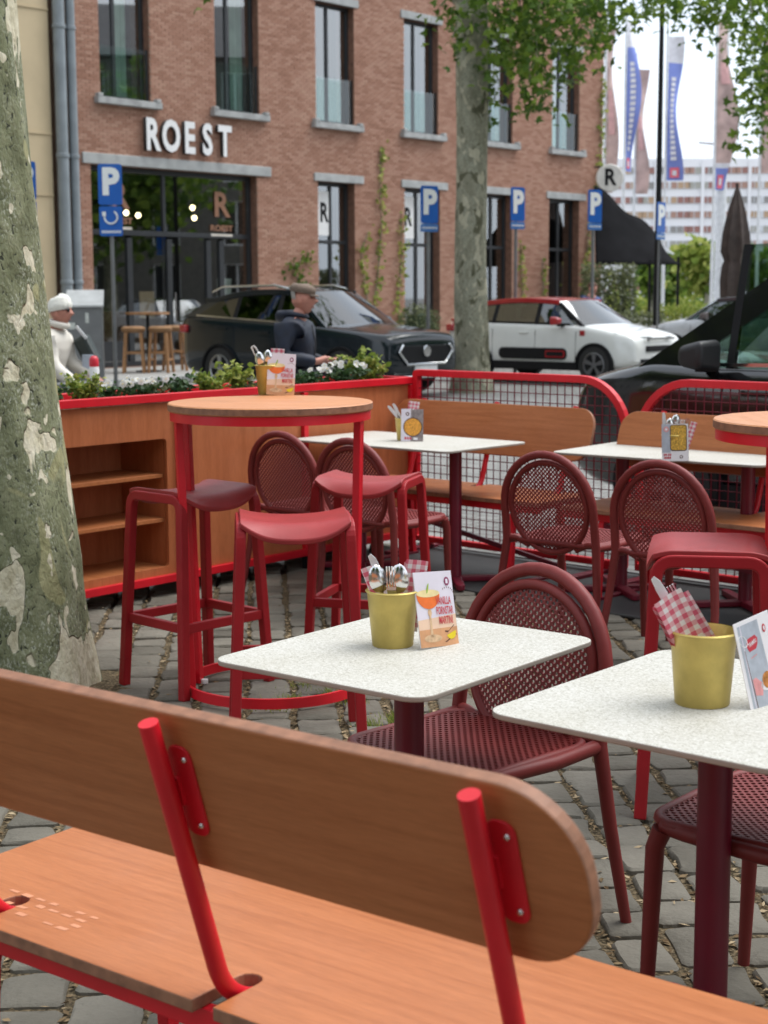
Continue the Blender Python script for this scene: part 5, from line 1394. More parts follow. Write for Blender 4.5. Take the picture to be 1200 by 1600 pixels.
# shop's own bar table and stools on the pavement
TEAK = mat('teak', (.30, .15, .06), .6, var=.2, vs_=8); CUSH = mat('cushion_brown', (.24, .13, .06), .85, var=.15)
bt = empty('pavement_table', (-4.50, 30.2, .09)); tag(bt, 'small round wooden bar table on a black pole before the shop', 'bar table')
MB().lathe([(.001, 1.09), (.42, 1.09), (.42, 1.13), (.001, 1.13)], 30).build('tabletop', TEAK, bt, smooth=40); MB().lathe([(.25, 0), (.25, .02), (.03, .04), (.03, 1.09)], 18).build('pole', BLACKM, bt, smooth=40)
def wstool(x, y, rz, label):
    e = empty('wooden_stool', (x, y, .09), rz); tag(e, label, 'bar stool', 'wooden cushioned stools before the shop')
    MB().lathe([(.001, .76), (.19, .76), (.225, .79), (.225, .84), (.18, .875), (.001, .88)], 22).build('cushion', CUSH, e, smooth=50)
    for sx in (-1, 1):
        for sy in (-1, 1): MB().bar([(sx * .19, sy * .19, 0), (sx * .14, sy * .14, .76)], .05, .05, (sx, 0, 0)).build('leg', TEAK, e)
        MB().box((sx * .175, 0, .25), (.03, .3, .04)).build('rung', TEAK, e); MB().box((0, sx * .165, .38), (.3, .03, .04)).build('rung', TEAK, e)
wstool(-4.70, 29.7, 5, 'wooden stool with brown cushion nearest the parking sign pole'); wstool(-4.20, 29.75, -8, 'wooden stool with brown cushion between the two other stools'); wstool(-4.03, 30.45, 20, 'wooden stool with brown cushion behind, nearest the dark car')

# ================================================================== vines and shrubs on the facade
def vine(xs, label, seed, big=1.):
    q = random.Random(seed); e = empty('climbing_vine', fw(xs[0][0], .0, .09), 49); tag(e, label, 'vine', 'vines climbing the brick facade')
    x0 = xs[0][0]; st = MB(); lf = MB(); P = [(x - x0, -.04, z) for x, z in xs]; st.tube(P, [.014 - .008 * i / len(P) for i in range(len(P))], 6)
    for (a, b) in zip(P, P[1:]):
        a, b = Vector(a), Vector(b); dens = int((b - a).length * 46 * big)
        for k in range(dens):
            p = a.lerp(b, q.random()) + Vector((q.gauss(0, .10 * big), -abs(q.gauss(.03, .05)), q.gauss(0, .08)))
            put_leaf(lf, leaf5(q.uniform(.05, .11), q), p, q, 1.0)
    st.build('stem', BARK2, e); lf.build('foliage', LEAFV if seed % 2 else LEAF, e)
vine([(8.75, .3), (8.85, 1.4), (9.0, 2.2), (9.1, 3.2), (9.05, 4.0), (9.08, 4.9)], 'tall thin vine rising to a pale tuft between the ground windows', 31, .75)
vine([(8.7, .8), (8.5, 1.6), (8.35, 2.5), (8.6, 2.9)], 'short leafy vine branch beside the tall vine', 33, .8)
vine([(9.75, .3), (9.7, 1.5), (9.85, 2.4), (9.8, 3.4)], 'leafy vine hugging the left of the window behind the parking sign', 35, .95)
vine([(12.6, .3), (12.5, 1.6), (12.55, 2.6)], 'thin vine left of the slim tree trunk', 37, .6)
vine([(14.75, .4), (14.8, 1.6), (14.7, 2.8)], 'leafy vine right of the window over the white hatchback', 39, .8)
vine([(17.75, .3), (17.7, 1.5), (17.9, 3.0), (18.2, 4.0), (18.45, 5.2), (18.5, 7.4)], 'pale vine running up the far corner of the brick building', 41, .9)
vine([(6.2, .2), (6.5, 1.2), (6.3, 1.7), (6.0, 2.1), (6.6, 2.3)], 'spreading shrub vine behind the man in the flat cap', 42, 1.5)
vine([(15.7, .3), (15.75, 1.5), (15.7, 2.4)], 'thin vine left of the last ground window', 43, .6)
def ball_shrub(loc, r_, n_, m, label, sz=.05, flat=1., pot=True, grp=None):
    q = random.Random(int(loc[0] * 10) + 77); e = empty('clipped_shrub', loc); tag(e, label, 'shrub', grp)
    lf = MB()
    for k in range(n_):
        a, u = q.uniform(0, 6.28), q.uniform(-1, 1); s = math.sqrt(1 - u * u); rr = r_ * (q.uniform(.72, 1.05) + .06 * math.sin(5 * a + 3 * u))
        put_leaf(lf, leaf2(sz * q.uniform(.7, 1.4), q, .45), (rr * s * math.cos(a), rr * s * math.sin(a), .45 + r_ * flat + rr * u * flat), q, 1.2)
    lf.build('foliage', m, e); MB().lathe([(.001, .45 + r_ * flat * .2), (r_ * .72, .45 + r_ * flat * .5), (r_ * .75, .45 + r_ * flat), (r_ * .5, .45 + r_ * flat * 1.5), (.001, .45 + r_ * flat * 1.7)], 16).build('inner_twigs', mat('twig_dark', (.02, .035, .012), .9), e)
    MB().lathe([(.2, 0), (.26, .5), (.24, .5), (.001, .46)], 18).build('pot', CHAR, e)
    return e
ball_shrub((.72, 31.4, .0), .44, 1300, LEAFO, 'round clipped shrub under the parking sign behind the dark car', .06)
ball_shrub((2.42, 33.8, .0), .42, 900, LEAFO, 'round clipped shrub half hidden by the slim tree trunk', .06)
def hedge(x, y, w_, h, z0, label, m, n_, sz=.06, box=None, rz=0):
    q = random.Random(int(x * 31 + y)); e = empty('planter_hedge', (x, y, 0), rz); tag(e, label, 'hedge')
    lf = MB()
    for k in range(n_):
        put_leaf(lf, leaf2(sz * q.uniform(.7, 1.5), q, .4), (q.uniform(-.5, .5) * w_, q.gauss(0, .16), z0 + h * q.random() ** .8 + .1 * math.sin(9 * q.random())), q, 1.2)
    lf.build('foliage', m, e)
    MB().box((0, 0, z0 / 2), (w_, .4, z0)).build('box', box or TEAK, e)
    return e
hedge(5.35, 37.5, 1.3, 1.55, .6, 'loose olive hedge in a box under the black awning', LEAFO, 3200, .085)
hedge(5.6, 35.5, 1.4, .5, .55, 'low dark hedge planter behind the white hatchback', LEAFO, 1500, .07)
hedge(7.4, 38, 1.6, .45, .75, 'orange wooden planter of yellow green flowers', LEAFV, 1600, .07, mat('orange_wood', (.45, .20, .09), .7))

# black awning hung from the corner
aw = empty('black_awning', (0, 0, 0)); tag(aw, 'sagging black awning on thin posts at the corner of the brick building', 'awning')
FAB = mat('black_fabric', (.009, .009, .010), 1, var=.25, vs_=1.5, spec=.05)
b = MB(); rows = []
A0 = Vector((5.75, 42.3, 4.45)); A1 = Vector((8.45, 46.3, 2.62)); 
n_, m_ = 26, 14; V = []
for i in range(n_ + 1):
    t = i / n_
    topz = 4.42 - 1.32 * t + .07 * math.sin(t * 11) - (.5 * ((t - .9) / .1) ** 2 if t > .9 else 0)
    x = 5.7 + 2.25 * t
    for j in range(m_ + 1):
        s = j / m_
        zb2 = 2.35 - .1 * math.sin(t * 3.14) if s > .99 else None
        z = topz + (2.28 - topz) * s ** .85 + .06 * math.sin(i * 1.3 + j * .8) * s * (1 - s)
        V.append((x - .15 * s, 43.0 - 1.6 * s + 2.2 * (1 - s) * t, z))
F = [(i * (m_ + 1) + j, (i + 1) * (m_ + 1) + j, (i + 1) * (m_ + 1) + j + 1, i * (m_ + 1) + j + 1) for i in range(n_) for j in range(m_)]
b.add(V, F); o = b.build('fabric', FAB, aw, smooth=70); s_ = o.modifiers.new('Solidify', 'SOLIDIFY'); s_.thickness = .02
for (px_, py_, zz) in ((7.82, 42.0, 2.5), (7.0, 41.6, 2.4), (6.3, 41.5, 2.3), (7.45, 43.4, 2.6)): MB().box((px_, py_, zz / 2), (.07, .07, zz)).build('post', BLACKM, aw)
MB().box((7.0, 41.62, .95), (1.7, .05, .05)).build('rail', BLACKM, aw)
# closed parasol
pa = empty('closed_parasol', (10.0, 45, 0)); tag(pa, 'tall closed dark brown parasol beside the flagpoles', 'parasol')
BRF = mat('brown_fabric', (.055, .04, .034), .85, var=.25, vs_=4)
rings_ = []
for z, r_ in ((1.35, .38), (1.9, .40), (2.3, .36), (2.45, .30), (2.7, .40), (3.2, .36), (3.9, .22), (4.4, .07), (4.55, .02)):
    rings_.append([(r_ * (1 + .16 * math.sin(8 * a)) * math.cos(a), r_ * (1 + .16 * math.sin(8 * a)) * math.sin(a), z) for a in [2 * math.pi * i / 40 for i in range(40)]])
MB().ring(rings_).build('canopy', BRF, pa, smooth=60); MB().tube([(0, 0, 0), (0, 0, 4.6)], .04, 8).build('pole', BLACKM, pa); MB().box((0, 0, .06), (.9, .9, .12)).build('base', GREYM, pa)

# ================================================================== flags far behind
FLB = mat('flag_blue', (.20, .26, .62), .8, var=.15, vs_=1); FLW = mat('flag_white', (.7, .7, .75), .8); FLR = mat('flag_red', (.78, .16, .22), .8); FLM = mat('flag_brown', (.52, .38, .35), .8, var=.35, vs_=1.5); POLE = mat('flagpole_white', (.66, .68, .70), .4)  # blue and brown cloth colours lightened to stand in for haze and backlight
def flag(x, zb0, zt0, w_, kind, label, ph, Y=60, polez=None):
    e = empty('flag_banner', (x, Y, 0)); tag(e, label, 'flag', 'banners on the flagpoles')
    pz = polez or zt0 + .6
    MB().tube([(-.05, 0, 0), (-.05, 0, pz)], [.07, .04], 10).build('flagpole', POLE, e, smooth=60)
    def P(u, v, off=0.):
        tw = .6 * math.sin(v * 6 + ph + u) * u
        wv = w_ * u * (1 - .50 * (.5 + .5 * math.sin(v * 7 + ph * 2)))
        return (wv, tw * .6 - off, zb0 + (zt0 - zb0) * v)
    def strip(u0, u1, v0, v1, m, nm, off):
        n1, n2 = 6, max(2, int((v1 - v0) * 30)); V = [P(u0 + (u1 - u0) * i / n1, v0 + (v1 - v0) * j / n2, off) for j in range(n2 + 1) for i in range(n1 + 1)]
        F = [(j * (n1 + 1) + i, j * (n1 + 1) + i + 1, (j + 1) * (n1 + 1) + i + 1, (j + 1) * (n1 + 1) + i) for j in range(n2) for i in range(n1)]
        MB().add(V, F).build(nm, m, e, smooth=70)
    if kind == 'blue':
        strip(0, 1, 0, .82, FLB, 'cloth', 0); strip(0, 1, .82, 1, FLW, 'cloth_top', 0); strip(.2, .75, .02, .09, FLR, 'emblem', .03); strip(.35, .6, .035, .07, FLW, 'emblem_mark', .05)
        for k in range(16):
            v = .14 + .037 * k; strip(.25, .62, v, v + .026, FLW, 'letter', .03)
    elif kind == 'photo':
        strip(0, 1, .16, 1, FLM, 'cloth', 0); strip(0, 1, 0, .13, FLB, 'cloth_foot', 0); strip(0, 1, .13, .16, FLW, 'cloth_band', 0); strip(.2, .75, .01, .09, FLR, 'emblem', .03); strip(.35, .6, .03, .07, FLW, 'emblem_mark', .05); strip(.2, .8, .62, .75, mat('flag_pink', (.62, .36, .35), .8), 'printed_figure', .03)
    else:
        strip(0, 1, 0, 1, FLM, 'cloth', 0); strip(.2, .7, .35, .62, mat('flag_pink', (.62, .36, .35), .8), 'printed_figure', .03)
flag(9.12, 6.1, 11.6, .50, 'blue', 'blue lettered banner nearest the brick building with white lettering', .6)
flag(9.83, 5.4, 10.1, .50, 'brown', 'brown and pink banner hanging beside the blue one', 2.0, 62)
flag(10.66, 5.75, 11.0, .62, 'blue', 'blue lettered banner between the lamp post and the parasol', 2.4)
flag(12.5, 5.4, 11.6, .75, 'photo', 'brown picture banner with blue foot above the closed parasol', 1.0)
flag(14.2, 6.0, 11.0, .7, 'brown', 'brown banner half hidden by the leaves at the picture edge', 3.0)
flag(8.10, 5.2, 11.0, .42, 'brown', 'pale brown banner just beside the brick corner', 1.4, 58)

# ================================================================== apartment block
ap = empty('apartment_block', (49.5, 300, 0)); tag(ap, 'long white apartment block with rows of brown windows', 'building')
APW = mat('block_white', (.78, .78, .80), .7, var=.05, vs_=.05); APJ = mat('block_joint', (.62, .64, .67), .7)
WCOL = [mat('blind_%d' % i, c, .6, var=.15, vs_=.4) for i, c in enumerate(((.30, .15, .125), (.38, .23, .18), (.44, .30, .19), (.36, .35, .31), (.26, .25, .24)))]
MB().box((20, 8, 13.4), (60, 16, 26.8)).build('wall', APW, ap)
wmesh = [MB().box((0, 0, 0), (1.05, .1, 1.15)).mesh('window') for _ in WCOL]
for me, m in zip(wmesh, WCOL): me.materials.append(m)
qa = random.Random(5)
for fl in range(9):
    zc = 24.6 - 2.72 * fl
    MB().box((20, -.12, zc), (59.5, .1, 1.3)).build('window_band', APJ, ap)
    c = qa.randrange(5)
    for k in range(32):
        x = -9 + 1.25 * k + (.5 if k % 7 > 3 else 0)
        if qa.random() < .35: c = qa.choice((0, 0, 0, 1, 1, 2, 3, 4))
        o = bpy.data.objects.new('window', wmesh[c]); COL.objects.link(o); o.parent = ap; o.location = (x, -.22, zc)
for k in range(7): MB().box((-7 + 8.8 * k, -.3, 13.3), (.6, .3, 26.6)).build('pier', APW, ap)
# trees before the block
def far_tree(x, y, h, r_, label, m, seed):
    q = random.Random(seed); e = empty('broadleaf_tree', (x, y, 0)); tag(e, label, 'tree', 'trees before the apartment block')
    MB().tube([(0, 0, 0), (.1, 0, h * .5), (0, 0, h * .8)], [.25, .18, .06], 8).build('trunk', BARK2, e); lf = MB()
    for c in range(22):
        a = q.uniform(0, 6.28); cc = Vector((math.cos(a) * r_ * q.random() ** .5 * .8, math.sin(a) * r_ * .6 * q.random(), h * q.uniform(.35, .92)))
        for k in range(45): put_leaf(lf, leaf2(.55, q, .8), cc + Vector((q.gauss(0, r_ * .22), q.gauss(0, r_ * .2), q.gauss(0, h * .07))), q, 1.2)
    lf.build('crown', m, e)
far_tree(21.5, 105, 5.0, 2.3, 'light green round tree left of the white pole', LEAFV, 1); far_tree(19.0, 112, 4.2, 1.8, 'mid green tree behind the black awning', LEAF, 2); far_tree(25.5, 108, 4.6, 1.8, 'green tree behind the closed parasol', LEAF, 3); far_tree(27.5, 115, 4.4, 2.0, 'green tree right of the closed parasol', LEAF, 4)
for x, lab in ((12.85, 'thick white pole with stickers left of the closed parasol'), (15.1, 'thick white pole right of the closed parasol')):
    e = empty('white_pole', (x, 60.5, 0)); tag(e, lab, 'pole'); MB().tube([(0, 0, 0), (0, 0, 12)], [.22, .16], 12).build('mast', POLE, e, smooth=60); MB().tube([(-.9, 0, 7.2), (0, 0, 7.1)], .05, 6).build('arm', POLE, e)
hg = MB(); qh = random.Random(8)
for k in range(6000): put_leaf(hg, leaf2(.45, qh, .7), (qh.uniform(10, 45), 120 + qh.gauss(0, 2.5), abs(qh.gauss(0, 1.1))), qh, 1.2)
tag(hg.build('far_shrubbery', LEAFV), 'band of low green shrubbery far behind the parked cars', 'shrubs', kind='stuff')

# ================================================================== cars
def car(name, loc, heading, d, label, cat='car', group='parked cars'):
    """local +x = forward. d: L W H hood0 hoodz xw xr0 xr1 xb belt0 belt1 wheels r paint roofm"""
    e = empty(name, loc, heading); tag(e, label, cat, group)
    L, W, H_ = d['L'], d['W'], d['H']; hw = W / 2
    X = lambda f: L / 2 - f
    zb = d.get('zb', .24)
    # lower body loft: stations from the front
    st = []
    xw, xb = d['xw'], d['xb']
    hood = lambda f: d['hood0'] + (d['hoodz'] - d['hood0']) * (max(0, min(1, f / xw))) ** .7
    belt = lambda f: d['belt0'] + (d['belt1'] - d['belt0']) * (f - xw) / (xb - xw)
    fs = [0, .06, .18, .4, .7, xw * .85, xw, xw + .35, (xw + xb) / 2, xb - .35, xb - .05, L - .15, L - .04, L]
    fs = sorted(set(round(f, 3) for f in fs))
    rings = []
    for f in fs:
        nose = 1 - .16 * max(0, (.5 - f) / .5) ** 2 - .10 * max(0, (f - (L - .45)) / .45) ** 2
        w_ = hw * nose
        zt = hood(f) if f <= xw else (belt(f) if f <= xb else belt(xb) - .06 * (f - xb) / max(.01, L - xb))
        z0 = zb + .10 * max(0, (.25 - f) / .25) + .08 * max(0, (f - (L - .25)) / .25)
        if f < .02: zt -= .22
        zs = zt - .03
        zm = z0 + (zs - z0) * .55
        sec = [(0, z0), (w_ * .86, z0), (w_ * .97, z0 + .06), (w_ * 1.0, zm - .12), (w_ * .995, zm), (w_ * .985, zs - .10), (w_ * .955, zs), (w_ * .88, zt), (w_ * .5, zt + .03), (0, zt + .045)]
        full = sec + [(-y, z) for y, z in sec[-2:0:-1]]
        rings.append([(X(f), y, z) for y, z in full])
    b = MB().ring(rings)
    o = b.build('body', d['paint'], e, smooth=180); s = o.modifiers.new('Subsurf', 'SUBSURF'); s.levels = 2; s.render_levels = 2
    # cabin
    yb, yr = hw * .925, hw * .73
    rb, rt = [], []
    xr0, xr1 = d['xr0'], d['xr1']
    def roofz(f):
        t = (f - xr0) / (xr1 - xr0); return H_ - d.get('nose', .08) * (1 - t) ** 2.4 - d.get('tail', .08) * t ** 2.2
    A = (X(xw - .02), yb, belt(xw) - .02); B = (X(xr0), yr, roofz(xr0)); C = (X(xr1), yr, roofz(xr1)); D = (X(xb), yb, belt(xb) - .02)
    # roof panel
    n = 10; rr = []
    for i in range(n + 1):
        f = xr0 - .04 + (xr1 - xr0 + .08) * i / n; y_ = yr * (1 if 0 < i < n else .96)
        z = roofz(min(max(f, xr0), xr1))
        rr.append([(X(f), y_ * u, z + .045 * (1 - abs(u) ** 2.5) - (.02 if i in (0, n) else 0)) for u in (-1.03, -.9, -.5, 0, .5, .9, 1.03)] + [(X(f), y_ * u, z - .03) for u in (1.0, 0, -1.0)])
    MB().ring(rr).build('roof', d['roofm'], e, smooth=70)
    for sg0 in (1, -1): MB().bar([(X(f), sg0 * (yr + .012), roofz(min(max(f, xr0), xr1)) - .02) for f in [xr0 - .02 + (xr1 - xr0 + .25) * i / 10 for i in range(11)]], .085, .05).build('roof_side', d['roofm'], e, bevel=.012)
    def panel(nm, p, m, sub=None):
        V = [Vector(q_) for q_ in p]
        b = MB(); nn = 8; VV = []
        for i in range(nn + 1):
            for j in range(5):
                u, v = i / nn, j / 4
                a = V[0].lerp(V[1], u); c_ = V[3].lerp(V[2], u); q_ = a.lerp(c_, v); VV.append(q_)
        return b, VV, nn
    def bowed(nm, p, m, bow, axis):
        V = [Vector(q_) for q_ in p]; nn, mm = 8, 4; VV = []
        for i in range(nn + 1):
            for j in range(mm + 1):
                u, v = i / nn, j / mm
                q_ = V[0].lerp(V[1], u).lerp(V[3].lerp(V[2], u), v); q_ = q_ + Vector(axis) * bow * (1 - (2 * u - 1) ** 2); VV.append(q_)
        F = [(i * (mm + 1) + j, (i + 1) * (mm + 1) + j, (i + 1) * (mm + 1) + j + 1, i * (mm + 1) + j + 1) for i in range(nn) for j in range(mm)]
        return MB().add(VV, F).build(nm, m, e, smooth=70)
    mir = lambda p: (p[0], -p[1], p[2])
    CG = d.get('glass', CARGLASS)
    bowed('windscreen', [mir(A), A, B, mir(B)], CG, .16, (1, 0, .12))
    bowed('rear_window', [D, mir(D), mir(C), C], CG, .10, (-1, 0, .1))
    xp = d['pillars']
    for sgn in (1, -1):
        S = lambda p: (p[0], p[1] * sgn, p[2])
        bot = lambda f: Vector((X(f), yb, belt(f) - .02)); topp = lambda f: Vector((X(f), yr, roofz(min(max(f, xr0), xr1)) - .02))
        # side glazing between pillars
        cuts = [xw] + list(xp) + [xb - .22]
        tops = [xr0 + .02] + list(xp) + [xr1 - .15]
        for k in range(len(cuts) - 1):
            p = [bot(cuts[k] + (.16 if k == 0 else .05)), bot(cuts[k + 1] - .03), topp(tops[k + 1] - .03), topp(tops[k] + .04)]
            MB().poly([S(v) for v in p]).build('side_window', CG, e)
        pil = [(xw - .0, xr0 + .0, d.get('aw', .10), d['pil']), *[(q_, q_, d.get('bw', .09), d['bp']) for q_ in xp], (xb - .12, xr1 - .05, .30, d['cp'])]
        for (f0, f1, w_, m) in pil:
            a, c_ = bot(f0), topp(f1)
            pts = [a + Vector((w_ / 2, .004, -.01)), a + Vector((-w_ / 2, .004, -.01)), c_ + Vector((-w_ / 2, .004, .0)), c_ + Vector((w_ / 2, .004, .0))]
            if sgn < 0: pts = pts[::-1]
            V = [S(v) for v in pts]; b = MB(); V2 = [(x, y - .035 * sgn, z) for x, y, z in V]; b.add(V + V2, [(0, 1, 2, 3), (7, 6, 5, 4), (0, 4, 5, 1), (1, 5, 6, 2), (2, 6, 7, 3), (3, 7, 4, 0)]); b.build('pillar', m, e)
        # mirror
        mxp = X(xw + .42); mz = belt(xw) + .06
        mb = MB().add([(-.07, -.12, -.08), (-.07, .12, -.06), (-.07, .12, .085), (-.07, -.12, .09), (.085, -.07, -.05), (.085, .08, -.04), (.085, .08, .05), (.085, -.07, .055)], [(0, 1, 2, 3), (7, 6, 5, 4), (0, 4, 5, 1), (1, 5, 6, 2), (2, 6, 7, 3), (3, 7, 4, 0)])
        mo = mb.build('wing_mirror', d['mirror'], e, smooth=50, bevel=.035, seg=4); mo.location = (mxp, sgn * (hw + .12), mz); mo.scale = (1.0 * d.get('ms', 1), .85 * d.get('ms', 1), 1.0 * d.get('ms', 1))
        MB().box((mxp + .02, sgn * (hw + .0), mz - .07), (.07, .14, .04)).build('mirror_stalk', BLACKM, e)
        # handles and trim
        for q_ in list(xp): MB().box((X(q_ + .22 - .45 * (0)), sgn * (hw * .985 + .01), belt(q_) - .16), (.2, .025, .035)).build('door_handle', d['handle'], e, bevel=.006)
        MB().bar([(X(xw + .25), sgn * (yb + .012), belt(xw + .25) + .005), (X(xb - .3), sgn * (yb + .012), belt(xb - .3) + .005)], .022, .012).build('window_trim', d['trim'], e)
        MB().bar([(X(.75), sgn * (hw * .985), zb + .05), (X(L - .7), sgn * (hw * .985), zb + .05)], .14, .03).build('sill_trim', BLACKM, e)
        for q_ in (*xp, xw + .12): MB().bar([(X(q_ - .02), sgn * (hw * 1.0), zb + .15), (X(q_ - .02), sgn * (hw * .985), belt(q_) - .12)], .008, .006, (1, 0, 0)).build('door_seam', BLACKM, e)
        for f in d['wheels']:
            wl = empty('wheel', (X(f), sgn * (hw - .085), d['r'])); wl.parent = e
            rr_ = d['r']
            MB().lathe([(rr_ * .62, .10), (rr_ * .95, .10), (rr_, .06), (rr_, -.08), (rr_ * .9, -.1), (rr_ * .62, -.1)], 30).build('tyre', RUBBER, wl, smooth=50, rot=(R(-90) * sgn, 0, 0))
            rb_ = MB().lathe([(.001, .05), (rr_ * .6, .045)], 24)
            rb_.build('rim_back', BLACKM, wl, rot=(R(-90) * sgn, 0, 0))
            sb_ = MB().lathe([(rr_ * .58, .07), (rr_ * .66, .105), (rr_ * .60, .11), (rr_ * .56, .08)], 30)
            for k in range(5):
                a = k * 1.2566 + .3
                for da in (-.13, .13): sb_.bar([(.04 * math.cos(a), .04 * math.sin(a), .085), (rr_ * .6 * math.cos(a + da), rr_ * .6 * math.sin(a + da), .095)], .03, .035, (0, 0, 1))
            sb_.lathe([(.001, .1), (.05, .1), (.06, .07)], 12)
            sb_.build('rim', d.get('rimm', RIM), wl, smooth=40, rot=(R(-90) * sgn, 0, 0))
            ar = [(X(f) + (rr_ + .035) * math.cos(a), sgn * (hw + .004), d['r'] + (rr_ + .035) * math.sin(a)) for a in [math.pi * i / 16 for i in range(-1, 18)]]
            MB().bar(ar, .07, .03, (0, sgn, 0)).build('arch_trim', BLACKM, e)
            arp = [(X(f) + (rr_ + .03) * math.cos(a), d['r'] + (rr_ + .03) * math.sin(a)) for a in [2 * math.pi * i / 28 for i in range(28)]]
            Mx = Matrix.Translation((0, sgn * (hw - .03), 0)) @ UPR
            MB().prism([p for p in arp if p[1] > .2] , .075, Mx).build('arch_liner', BLACKM, e)
        # lamps
        MB().add([(X(.02) - .0, sgn * hw * .45, d['lampz'] - .05), (X(.10), sgn * hw * .80, d['lampz'] - .04), (X(.42), sgn * (hw * .965), d['lampz'] + .03), (X(.36), sgn * hw * .93, d['lampz'] + .10), (X(.06), sgn * hw * .55, d['lampz'] + .045)], [(0, 1, 2, 3, 4) if sgn < 0 else (4, 3, 2, 1, 0)]).build('headlight', d['lamp'], e)
        MB().box((X(L - .10), sgn * hw * .93, d['hoodz'] - .07), (.16, .16, .13)).build('tail_light', mat('tail_red', (.35, .01, .015), .2, coat=1), e, bevel=.03)
    MB().box((X(-.005), 0, .42), (.03, .52, .11)).build('number_plate', mat('plate', (.7, .7, .7), .5), e)
    # interior
    MB().box((X((xw + xb) / 2 + .1), 0, .72), (xb - xw - .5, W * .75, .5)).build('seats', mat('seat_dark', (.03, .03, .032), .8), e)
    for f in (xw + .95, xw + 1.95):
        for sy in (-.36, .36): MB().box((X(f), sy, 1.12 * H_ / 1.55), (.12, .42, .5 * H_ / 1.55)).build('seat_back', MATS['seat_dark'], e, bevel=.04)
    return e, X
DARKP = mat('paint_dark_grey', (.007, .012, .016), .16, metal=0, var=.08, coat=.5, spec=.3); WHITEP = mat('paint_white', (.74, .75, .72), .3, var=.03, coat=.8); REDP = mat('paint_red', (.38, .012, .016), .3, coat=1); BLACKP = mat('paint_black', (.006, .006, .007), .16, var=.1, coat=1); SILVP = mat('paint_silver', (.42, .43, .44), .3, metal=.4, coat=.8)
CHROME = mat('chrome', (.75, .76, .77), .12, metal=1, var=.03); HLAMP = mat('headlight_lens', (.55, .58, .58), .1, metal=.6, var=.3, vs_=20, coat=1); HLD = mat('headlight_smoked', (.06, .065, .07), .12, metal=.4, var=.4, vs_=25, coat=1)
suv = dict(L=4.5, W=1.85, H=1.64, hood0=.90, hoodz=1.06, xw=1.28, xr0=2.05, xr1=3.85, xb=4.42, belt0=1.06, belt1=1.22, wheels=(.88, 3.52), r=.355, paint=DARKP, roofm=DARKP, pillars=(2.3, 3.25), pil=DARKP, bp=BLACKM, cp=DARKP, mirror=DARKP, handle=DARKP, trim=CHROME, lampz=.80, lamp=HLAMP, tail=.17, nose=.07)
sv, X = car('parked_car', (-1.06, 25.2, 0), -41, suv, 'dark grey parked car with chrome window line and oval grille')
MB().prism([(p[0], p[1]) for p in [(-.52, .11), (-.60, .02), (-.42, -.15), (.42, -.15), (.60, .02), (.52, .11)]], .03, Matrix.Translation((X(-.0), 0, .66)) @ Matrix.Rotation(R(90), 4, 'Z') @ UPR).build('grille', BLACKM, sv, bevel=.01)
MB().tube([(X(-.02), y, z + .66) for y, z in ((-.54, .12), (-.63, .02), (-.44, -.17), (.44, -.17), (.63, .02), (.54, .12))], .022, 8).build('grille_surround', CHROME, sv, smooth=60)
MB().lathe([(.001, .02), (.085, .02), (.09, .0)], 8, (0, 0, 0)).build('badge', CHROME, sv, loc=(X(-.02), 0, .68), rot=(0, R(90), 0))
for z_ in (.36,): MB().box((X(.01), 0, .30), (.06, 1.35, .05)).build('bumper_trim', CHROME, sv, bevel=.015)
for sgn in (1, -1): MB().tube([(X(2.2), sgn * .66, 1.62), (X(2.5), sgn * .67, 1.68), (X(3.7), sgn * .66, 1.66), (X(3.95), sgn * .65, 1.58)], .02, 8).build('roof_rail', CHROME, sv, smooth=60)
hat = dict(L=4.0, W=1.75, H=1.48, hood0=.76, hoodz=1.00, xw=1.05, xr0=1.66, xr1=3.45, xb=3.88, belt0=1.00, belt1=1.06, wheels=(.76, 3.30), r=.325, paint=WHITEP, roofm=REDP, pillars=(2.02, 2.95), pil=BLACKM, bp=BLACKM, cp=WHITEP, mirror=REDP, handle=WHITEP, trim=BLACKM, lampz=.66, lamp=HLD, tail=.13, nose=.08, rimm=mat('rim_grey', (.2, .2, .21), .35, metal=.7))
hv, X = car('parked_car', (3.22, 28.2, 0), -41, hat, 'white parked hatchback with red roof and red mirrors')
for sgn in (1, -1):
    o = MB().prism(rrect(1.45, .20, .09, 6), .05, Matrix.Translation((X(2.05), sgn * .875, .50)) @ UPR).build('door_bump', BLACKM, hv, bevel=.015)
    MB().prism(rrect(.40, .12, .03, 4), .02, Matrix.Translation((X(1.55), sgn * .905, .50)) @ UPR).build('bump_accent', REDP, hv); MB().prism(rrect(.36, .08, .02, 4), .02, Matrix.Translation((X(1.55), sgn * .908, .50)) @ UPR).build('bump_accent_inset', BLACKM, hv)
    for zz, dx in ((1.06, 0), (.98, .03)): MB().box((X(3.86) + dx, sgn * .80, zz), (.10, .03, .05), Matrix.Rotation(R(20), 3, 'Y')).build('pillar_accent', REDP, hv)
    MB().box((X(1.02), sgn * .862, .86), (.10, .02, .09)).build('fender_badge', REDP, hv, bevel=.005)
    MB().bar([(X(.03), sgn * .25, .775), (X(.14), sgn * .66, .785), (X(.42), sgn * .80, .84)], .05, .02).build('daylight_lamp', HLAMP, hv)
MB().box((X(-.005), 0, .60), (.03, .9, .10)).build('grille', BLACKM, hv, bevel=.01); MB().box((X(.01), 0, .765), (.03, .9, .035)).build('chrome_bar', CHROME, hv); MB().box((X(.0), 0, .36), (.04, 1.2, .14)).build('bumper_grille', BLACKM, hv)
hat2 = dict(hat); hat2.update(paint=SILVP, roofm=BLACKP, mirror=mat('mirror_grey', (.12, .1, .1), .3), cp=SILVP, pil=BLACKP, handle=SILVP)
car('parked_car', (7.55, 33.2, 0), 152, hat2, 'pale grey parked car half hidden by the black van')
